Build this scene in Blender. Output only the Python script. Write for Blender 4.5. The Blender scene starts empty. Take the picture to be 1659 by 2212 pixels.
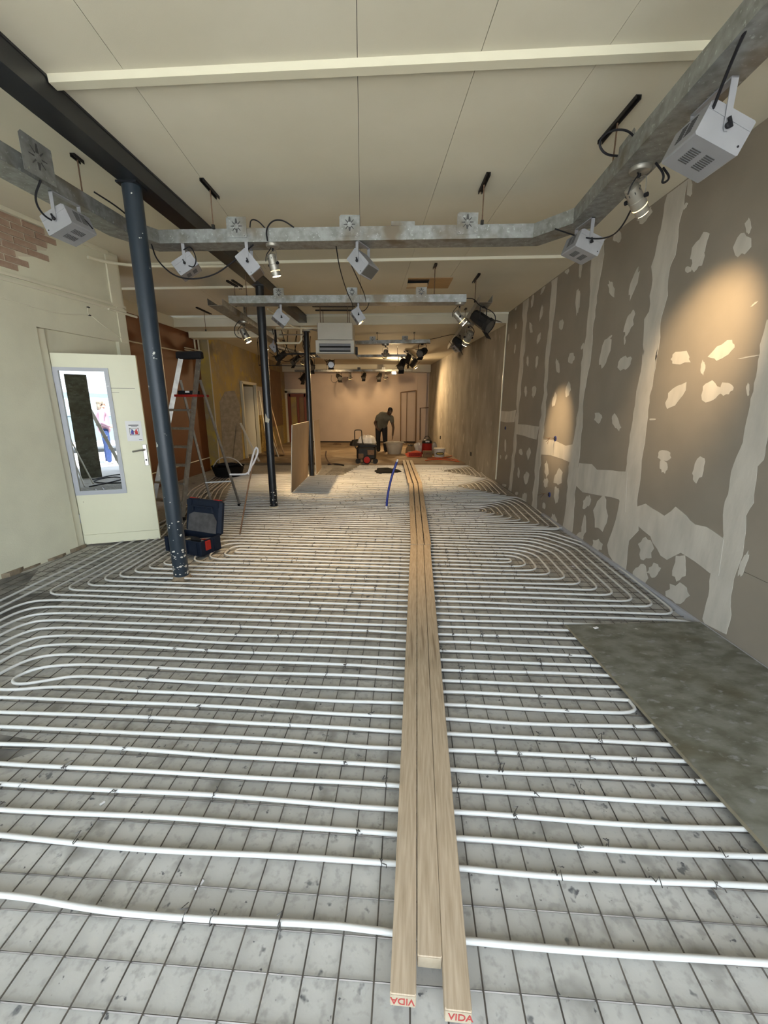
import bpy, bmesh, math, random
from mathutils import Vector, Matrix, Euler
R=math.radians
C=bpy.context.scene.collection
SC=bpy.context.scene
random.seed(11)
# ---------------------------------------------------------------- camera
cam=bpy.data.cameras.new('camera'); co=bpy.data.objects.new('camera',cam); C.objects.link(co)
cam.sensor_fit='HORIZONTAL'; cam.sensor_width=36.0; cam.lens=895.0065/1659*36.0
cam.clip_start=.02; cam.clip_end=200
def _rot(p,y,r):
    return Matrix.Rotation(y,3,'Z')@Matrix.Rotation(-p,3,'X')@Matrix.Rotation(r,3,'Y')
M=_rot(.2538,.0041,-.0032)
right,fwd,up=M.col[0],M.col[1],M.col[2]
mw=Matrix((right,up,-fwd)).transposed().to_4x4(); mw.translation=Vector((0,0,1.5515))
co.matrix_world=mw
SC.camera=co
# ---------------------------------------------------------------- sky, daylight, exposure
SC.view_settings.view_transform='Standard'; SC.view_settings.look='None'
SC.view_settings.gamma=1; SC.view_settings.use_curve_mapping=False
SC.view_settings.exposure=0.0
SKY=7.0
w=bpy.data.worlds.new('overcast_sky'); SC.world=w; w.use_nodes=True
bg=w.node_tree.nodes['Background']; bg.inputs[0].default_value=(.80,.90,1.0,1); bg.inputs[1].default_value=SKY
def area_portal(name,loc,sx,sz):
    l=bpy.data.lights.new(name,'AREA'); l.shape='RECTANGLE'; l.size=sx; l.size_y=sz; l.cycles.is_portal=True
    o=bpy.data.objects.new(name,l); C.objects.link(o); o.location=loc; o.rotation_euler=(R(90),0,0)   # -Z looks towards +Y
    return o
sun=bpy.data.lights.new('bounce_sun','SUN'); sun.energy=62; sun.angle=R(.6); sun.color=(1.0,.96,.90)
so=bpy.data.objects.new('bounce_sun',sun); C.objects.link(so); so.rotation_euler=(R(-24),R(6),0)   # added high sun, on the street only; paving bounce brightens the ceiling
area_portal('shopfront_daylight',(-1.0,-1.17,1.36),6.36,2.72)
try: SC.cycles.use_denoising=True
except Exception: pass
SC.cycles.max_bounces=8; SC.cycles.diffuse_bounces=5; SC.cycles.sample_clamp_indirect=6
def aim(o,t):
    d=Vector(t)-o.location; o.rotation_euler=d.to_track_quat('-Z','Y').to_euler()
WARM=(1.0,.70,.38)
def spot_light(loc,target,power,angle=40,blend=.6,col=WARM,size=.03):
    l=bpy.data.lights.new('spot_beam','SPOT'); l.energy=power; l.color=col; l.spot_size=R(angle); l.spot_blend=blend; l.shadow_soft_size=size
    o=bpy.data.objects.new('spot_beam',l); C.objects.link(o); o.location=loc; aim(o,target); return o
# ---------------------------------------------------------------- materials
MATS={}
def mat(name,c1,c2=None,sc=8,rough=.6,metal=0,bump=0,bsc=60,lo=.35,hi=.65,spots=None,emit=0,stretch=(1,1,1),detail=5,spec=.5):
    if name in MATS: return MATS[name]
    m=bpy.data.materials.new(name); m.use_nodes=True; nt=m.node_tree; b=nt.nodes['Principled BSDF']
    b.inputs['Roughness'].default_value=rough; b.inputs['Metallic'].default_value=metal
    b.inputs['Base Color'].default_value=(*c1,1); b.inputs['Specular IOR Level'].default_value=spec
    tc=nt.nodes.new('ShaderNodeTexCoord'); mp=nt.nodes.new('ShaderNodeMapping'); mp.inputs['Scale'].default_value=stretch
    nt.links.new(tc.outputs['Object'],mp.inputs[0])
    col=None
    def noise(s,d=detail):
        n=nt.nodes.new('ShaderNodeTexNoise'); n.inputs['Scale'].default_value=s; n.inputs['Detail'].default_value=d
        nt.links.new(mp.outputs[0],n.inputs['Vector']); return n
    def ramp(n,l,h):
        r=nt.nodes.new('ShaderNodeValToRGB'); r.color_ramp.elements[0].position=l; r.color_ramp.elements[1].position=h
        nt.links.new(n.outputs['Fac'],r.inputs[0]); return r
    def mix(fac,a,bb):
        x=nt.nodes.new('ShaderNodeMix'); x.data_type='RGBA'
        nt.links.new(fac,x.inputs['Factor'])
        for v,i in ((a,6),(bb,7)):
            if isinstance(v,tuple): x.inputs[i].default_value=(*v,1)
            else: nt.links.new(v,x.inputs[i])
        return x.outputs[2]
    if c2 is not None: col=mix(ramp(noise(sc),lo,hi).outputs[0],c1,c2)
    for (c3,s3,l3,h3) in (spots or []):
        col=mix(ramp(noise(s3,3),l3,h3).outputs[0],col if col is not None else c1,c3)
    if col is not None: nt.links.new(col,b.inputs['Base Color'])
    if bump:
        n=noise(bsc); bp=nt.nodes.new('ShaderNodeBump'); bp.inputs['Strength'].default_value=bump; bp.inputs['Distance'].default_value=.01
        nt.links.new(n.outputs['Fac'],bp.inputs['Height']); nt.links.new(bp.outputs[0],b.inputs['Normal'])
    if emit:
        b.inputs['Emission Color'].default_value=(*c1,1); b.inputs['Emission Strength'].default_value=emit
    MATS[name]=m; return m
def wood(name,c1,c2,axis=1):
    m=mat(name,c1,c2,sc=13,rough=.65,bump=.08,bsc=40,lo=.3,hi=.7,stretch=(9,.55,9) if axis==1 else (.55,9,9),spots=[((c2[0]*.55,c2[1]*.5,c2[2]*.45),1.7,.68,.74)])
    return m
m_ceil=mat('ceiling_paint',(.60,.57,.46),(.55,.52,.41),sc=1.2,rough=.8,bump=.05,bsc=180)
m_cream=mat('cream_wall_paint',(.66,.64,.49),(.58,.56,.43),sc=2.2,rough=.75,bump=.12,bsc=90)
m_trim=mat('cream_gloss_trim',(.66,.63,.49),rough=.4)
m_dry=mat('plasterboard_paper',(.235,.205,.165),(.215,.188,.15),sc=3,rough=.9,bump=.03,bsc=220)
m_fill=mat('joint_compound',(.52,.49,.43),(.42,.395,.345),sc=7,rough=.9,bump=.15,bsc=35,stretch=(1,1,.35))
m_conc=mat('raw_concrete_wall',(.30,.265,.21),(.20,.175,.135),sc=2.3,rough=.9,bump=.25,bsc=25,spots=[((.40,.35,.28),5,.6,.72)],stretch=(1,1,.5))
m_back=mat('rose_plaster',(.50,.40,.31),(.45,.36,.28),sc=1.5,rough=.85,bump=.05)
m_orange=mat('rust_orange_paint',(.17,.058,.016),(.14,.048,.014),sc=2,rough=.6)
m_yellow=mat('stripped_yellow_wall',(.37,.275,.085),(.24,.20,.125),sc=1.6,rough=.9,bump=.3,bsc=30,spots=[((.45,.33,.06),1.3,.6,.68),((.30,.25,.16),5,.6,.66)])
m_grey_patch=mat('grey_render',(.20,.19,.175),(.27,.26,.24),sc=4,rough=.95,bump=.4,bsc=30,stretch=(1,1,3))
m_floor=mat('grey_screed_floor',(.44,.425,.39),(.36,.35,.32),sc=2.6,rough=.85,bump=.1,bsc=40,spots=[((.30,.29,.265),38,.52,.7),((.22,.21,.19),6,.58,.72),((.14,.14,.135),17,.665,.72),((.09,.09,.09),34,.70,.74),((.5,.5,.49),3.1,.68,.78)],detail=7)
m_plat=mat('dusty_brown_floor',(.24,.17,.10),(.16,.11,.06),sc=1.6,rough=.85,bump=.15,bsc=30,spots=[((.30,.23,.15),1.1,.55,.65)])
m_pave=mat('street_paving',(.50,.49,.47),(.43,.42,.405),sc=4,rough=.9)
m_pipe=mat('white_plastic_pipe',(.57,.57,.55),(.51,.50,.475),sc=3,rough=.38)
m_wire=mat('mesh_steel',(.13,.12,.11),(.22,.20,.18),sc=5,rough=.45,metal=.85)
m_tie=mat('tie_steel',(.10,.095,.09),rough=.5,metal=.6)
m_galv=mat('galvanised_steel',(.30,.315,.31),(.20,.205,.195),sc=18,rough=.5,metal=.65,spots=[((.40,.42,.42),45,.62,.7),((.16,.135,.10),3.5,.55,.7)])
m_paintsteel=mat('anthracite_paint',(.008,.010,.013),(.011,.013,.016),sc=3,rough=.32)
m_colpaint=mat('chipped_anthracite_paint',(.016,.024,.034),(.021,.03,.04),sc=3,rough=.36,spec=.3,spots=[((.5,.5,.45),13,.70,.715)])
m_case=mat('silver_grey_housing',(.27,.275,.29),(.235,.24,.255),sc=5,rough=.5,metal=.2)
m_spot=mat('brushed_lamp_body',(.30,.285,.25),(.25,.235,.20),sc=9,rough=.38,metal=.55)
m_glow=mat('warm_gap_glow',(1.0,.72,.30),emit=4)
m_dark=mat('black_plastic',(.012,.012,.014),rough=.5,spec=.15)
m_blackmetal=mat('black_metal',(.022,.021,.02),(.03,.028,.026),rough=.5,metal=.4,spec=.15)
m_vent=mat('vent_shadow',(.045,.045,.045),rough=.7)
m_glass=mat('lamp_glass',(.10,.095,.085),rough=.15)
m_lit=mat('lit_halogen',(1.0,.80,.48),emit=18)
m_flare=mat('lit_floodlight',(1.0,.82,.52),emit=160)
m_chrome=mat('brushed_chrome',(.40,.39,.37),rough=.3,metal=1)
m_alu=mat('worn_aluminium',(.40,.39,.36),(.30,.29,.27),sc=14,rough=.4,metal=.8,spots=[((.6,.58,.52),20,.66,.7)])
m_red=mat('red_plastic',(.27,.018,.013),rough=.45,spec=.15)
m_orangep=mat('orange_strap',(.50,.07,.012),rough=.6)
m_navy=mat('navy_plastic',(.006,.010,.020),(.008,.013,.026),rough=.6,spec=.15)
m_foam=mat('grey_foam',(.055,.055,.058),(.085,.085,.088),sc=14,rough=.95,spec=.15)
m_blue=mat('blue_tube',(.015,.03,.22),rough=.4)
m_bluebox=mat('blue_wall_box',(.02,.03,.16),rough=.5)
m_white=mat('white_plastic',(.55,.53,.48),(.48,.46,.41),sc=6,rough=.5)
m_paper=mat('paper',(.75,.74,.74),rough=.6)
m_ink=mat('black_ink',(.02,.02,.02),rough=.7)
m_inkred=mat('red_ink',(.5,.03,.03),rough=.7)
m_inkblue=mat('blue_ink',(.04,.07,.32),rough=.7)
m_pine=wood('planed_pine',(.44,.35,.25),(.30,.228,.15))
m_pinez=mat('pine_upright',(.48,.36,.24),(.40,.29,.18),sc=6,rough=.65,stretch=(9,9,.6))
m_end=mat('sawn_end_grain',(.36,.30,.215),(.30,.245,.17),sc=30,rough=.8)
m_stamp=mat('red_stamp',(.30,.035,.03),rough=.8)
m_sheet=mat('stained_grey_sheet',(.17,.17,.14),(.10,.098,.072),sc=14,rough=.6,bump=.15,bsc=60,lo=.4,hi=.62,spots=[((.085,.076,.045),2.6,.52,.66),((.21,.215,.20),30,.6,.7),((.36,.36,.33),26,.72,.76)],stretch=(.6,1,1),detail=8)
m_board=mat('beige_building_board',(.40,.29,.185),(.37,.265,.165),sc=4,rough=.8)
m_sedge=mat('sheet_edge',(.20,.175,.12),rough=.8)
m_bedge=mat('white_board_edge',(.72,.68,.58),rough=.8)
m_door=mat('cream_door_paint',(.70,.68,.50),(.66,.64,.47),sc=2,rough=.4,spots=[((.25,.22,.15),26,.74,.77)])
m_mirror=mat('mirror_pane',(.36,.37,.38),rough=.0,metal=1)
m_steelframe=mat('grey_steel_frame',(.38,.39,.42),rough=.45)
m_brick=mat('weathered_brick',(.25,.16,.11),(.32,.23,.165),sc=16,rough=.95,bump=.3,bsc=80)
m_mortar=mat('pale_mortar',(.52,.47,.36),rough=.95)
m_ybrick=mat('yellow_brick',(.42,.31,.09),(.34,.24,.07),sc=12,rough=.95)
m_tile=mat('white_tile',(.55,.54,.50),rough=.35)
m_brown=mat('brown_panel',(.20,.12,.06),(.17,.10,.05),sc=3,rough=.7)
m_mahog=mat('mahogany_frame',(.17,.045,.02),rough=.5)
m_copper=mat('dull_copper',(.24,.15,.085),rough=.45,metal=.5)
m_rust=mat('rusty_steel',(.11,.065,.04),(.16,.10,.06),sc=20,rough=.8,metal=.3)
m_skin=mat('dark_brown_skin',(.055,.03,.018),rough=.5)
m_skinl=mat('light_skin',(.62,.40,.30),rough=.5)
m_shirt=mat('grey_green_cotton',(.10,.097,.075),(.085,.082,.062),sc=8,rough=.9)
m_jeans=mat('dark_trousers',(.014,.014,.016),rough=.9,spec=.15)
m_denim=mat('blue_denim',(.02,.045,.14),(.03,.06,.18),sc=12,rough=.9)
m_pink=mat('pink_jacket',(.40,.20,.25),(.34,.24,.32),sc=5,rough=.8)
m_hair=mat('greying_hair',(.28,.24,.19),(.16,.14,.11),sc=30,rough=.7)
m_bhair=mat('black_hair',(.01,.009,.008),rough=.8)
m_cloth=mat('black_cloth',(.008,.008,.008),rough=.95,spec=.15)
m_bag=mat('white_plastic_bag',(.55,.54,.52),(.40,.39,.38),sc=9,rough=.5,bump=.4,bsc=14)
m_tub=mat('whitish_tub',(.36,.335,.28),(.31,.285,.235),sc=5,rough=.55)
m_burlap=mat('brown_bag',(.15,.10,.05),rough=.95)
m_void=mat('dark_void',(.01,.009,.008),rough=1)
m_ply=mat('plywood',(.37,.24,.11),(.33,.21,.095),sc=5,rough=.7,stretch=(1,8,1))
m_joist=mat('old_joist',(.11,.06,.03),rough=.9)
m_van=mat('van_paint',(.16,.21,.24),rough=.3)
m_vanglass=mat('van_glass',(.35,.48,.50),rough=.1)
m_rubber=mat('rubber',(.02,.02,.02),rough=.8,spec=.15)
m_unit=mat('heater_enamel',(.44,.42,.36),(.41,.39,.33),sc=4,rough=.5)
m_lead=mat('dirty_mortar_lump',(.27,.21,.14),(.17,.14,.10),sc=20,rough=.95)
m_dirt=mat('damp_dirt',(.10,.095,.088),(.24,.23,.21),sc=6,rough=.9)
# ---------------------------------------------------------------- mesh helper
class MB:
    def __init__(s,shift=(0,0,0)): s.v=[]; s.f=[]; s.sh=Vector(shift)
    def add(s,vs,fs):
        o=len(s.v); s.v+=[tuple(v) for v in vs]; s.f+=[tuple(i+o for i in f) for f in fs]; return s
    def box(s,c,d,rot=None,taper=1.0):
        x,y,z=d[0]/2,d[1]/2,d[2]/2; c=Vector(c)
        vs=[]
        for k in (-1,1):
            t=taper if k>0 else 1
            for (i,j) in ((-1,-1),(1,-1),(1,1),(-1,1)): vs.append(Vector((i*x*t,j*y*t,k*z)))
        if rot is not None: vs=[rot@v for v in vs]
        return s.add([v+c for v in vs],[(3,2,1,0),(4,5,6,7),(0,1,5,4),(1,2,6,5),(2,3,7,6),(3,0,4,7)])
    def bbox(s,c,d,b=.01,rot=None):     # box with chamfered vertical edges and top/bottom
        x,y,z=d[0]/2,d[1]/2,d[2]/2; b=min(b,x*.9,y*.9,z*.9)
        def ring(q,zz): 
            X,Y=x-q,y-q
            return [Vector(p) for p in ((X-b,-Y,zz),(X,-Y+b,zz),(X,Y-b,zz),(X-b,Y,zz),(-X+b,Y,zz),(-X,Y-b,zz),(-X,-Y+b,zz),(-X+b,-Y,zz))]
        rs=[ring(b*.7,-z),ring(0,-z+b*.7),ring(0,z-b*.7),ring(b*.7,z)]
        vs=[v for r in rs for v in r]
        if rot is not None: vs=[rot@v for v in vs]
        c=Vector(c); fs=[tuple(range(7,-1,-1)),tuple(range(24,32))]
        for k in range(3):
            for i in range(8): fs.append((k*8+i,k*8+(i+1)%8,k*8+8+(i+1)%8,k*8+8+i))
        return s.add([v+c for v in vs],fs)
    def cyl(s,p0,p1,r0,r1=None,n=12,cap=True):
        return s.tube([p0,p1],[r0,r1 if r1 is not None else r0],n,cap)
    def tube(s,path,r,n=8,cap=True,closed=False):
        P=[Vector(p) for p in path]; N=len(P); rr=r if isinstance(r,(list,tuple)) else [r]*N
        vs=[];fs=[];ref=None
        for i,p in enumerate(P):
            a=P[(i-1)%N] if (i>0 or closed) else p; b=P[(i+1)%N] if (i<N-1 or closed) else p
            t=(b-a); t=t.normalized() if t.length>1e-9 else Vector((0,0,1))
            if ref is None: ref=Vector((0,0,1)) if abs(t.z)<.9 else Vector((1,0,0))
            u=(ref-t*ref.dot(t)); u=u.normalized() if u.length>1e-6 else t.orthogonal().normalized()
            ref=u; w_=t.cross(u)
            for k in range(n):
                q=2*math.pi*k/n; vs.append(p+(u*math.cos(q)+w_*math.sin(q))*rr[i])
        for i in range(N-1 if not closed else N):
            j=(i+1)%N
            for k in range(n): fs.append((i*n+k,i*n+(k+1)%n,j*n+(k+1)%n,j*n+k))
        if cap and not closed:
            fs.append(tuple(range(n-1,-1,-1))); fs.append(tuple(range((N-1)*n,N*n)))
        return s.add(vs,fs)
    def prism(s,outline,ext):           # planar outline (3D points) extruded by vector
        e=Vector(ext); n=len(outline); P=[Vector(p) for p in outline]
        vs=P+[p+e for p in P]
        fs=[tuple(range(n-1,-1,-1)),tuple(range(n,2*n))]+[(i,(i+1)%n,n+(i+1)%n,n+i) for i in range(n)]
        return s.add(vs,fs)
    def lathe(s,prof,c=(0,0,0),n=20,axis='Z'):
        c=Vector(c); vs=[];fs=[]
        for (r,z) in prof:
            for k in range(n):
                q=2*math.pi*k/n; a,b=r*math.cos(q),r*math.sin(q)
                vs.append(c+(Vector((a,b,z)) if axis=='Z' else Vector((a,z,b)) if axis=='Y' else Vector((z,a,b))))
        for i in range(len(prof)-1):
            for k in range(n): fs.append((i*n+k,i*n+(k+1)%n,(i+1)*n+(k+1)%n,(i+1)*n+k))
        fs.append(tuple(range(n-1,-1,-1))); m=(len(prof)-1)*n; fs.append(tuple(range(m,m+n)))
        return s.add(vs,fs)
    def mesh(s,name,material):
        me=bpy.data.meshes.new(name)
        me.from_pydata([tuple(Vector(v)-s.sh) for v in s.v],[],s.f); me.update()
        bm=bmesh.new(); bm.from_mesh(me); bmesh.ops.recalc_face_normals(bm,faces=bm.faces); bm.to_mesh(me); bm.free()
        if material: me.materials.append(material)
        return me
    def build(s,name,material,parent=None,smooth=False,kind=None):
        me=s.mesh(name,material)
        if smooth:
            me.shade_smooth()
            try: me.set_sharp_from_angle(angle=R(40))
            except Exception: pass
        o=bpy.data.objects.new(name,me); C.objects.link(o)
        if parent is not None: o.parent=parent
        elif s.sh.length>0: o.location=s.sh
        if kind: o['kind']=kind
        return o
def tag(o,label,cat,group=None):
    o['label']=label; o['category']=cat
    if group: o['group']=group
    return o
def thing(name,label,cat,loc=(0,0,0),rz=0,group=None):
    o=bpy.data.objects.new(name,None); o.empty_display_size=.1; C.objects.link(o); o.location=loc; o.rotation_euler=(0,0,rz)
    return tag(o,label,cat,group)
def struct(o): o['kind']='structure'; return o
def dup(o,parent=None):
    c=o.copy(); C.objects.link(c)
    if parent is not None: c.parent=parent
    for ch in list(o.children): dup(ch,c)
    return c
def piece(me,name,parent,loc=(0,0,0),rot=None,scale=None):
    o=bpy.data.objects.new(name,me); C.objects.link(o); o.parent=parent; o.location=loc
    if rot is not None: o.rotation_euler=rot
    if scale is not None: o.scale=scale
    return o
def smoothpath(P,it=2):
    P=[Vector(p) for p in P]
    for _ in range(it):
        Q=[P[0]]
        for a,b in zip(P[:-1],P[1:]): Q+=[a*.75+b*.25,a*.25+b*.75]
        Q.append(P[-1]); P=Q
    return P
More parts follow.
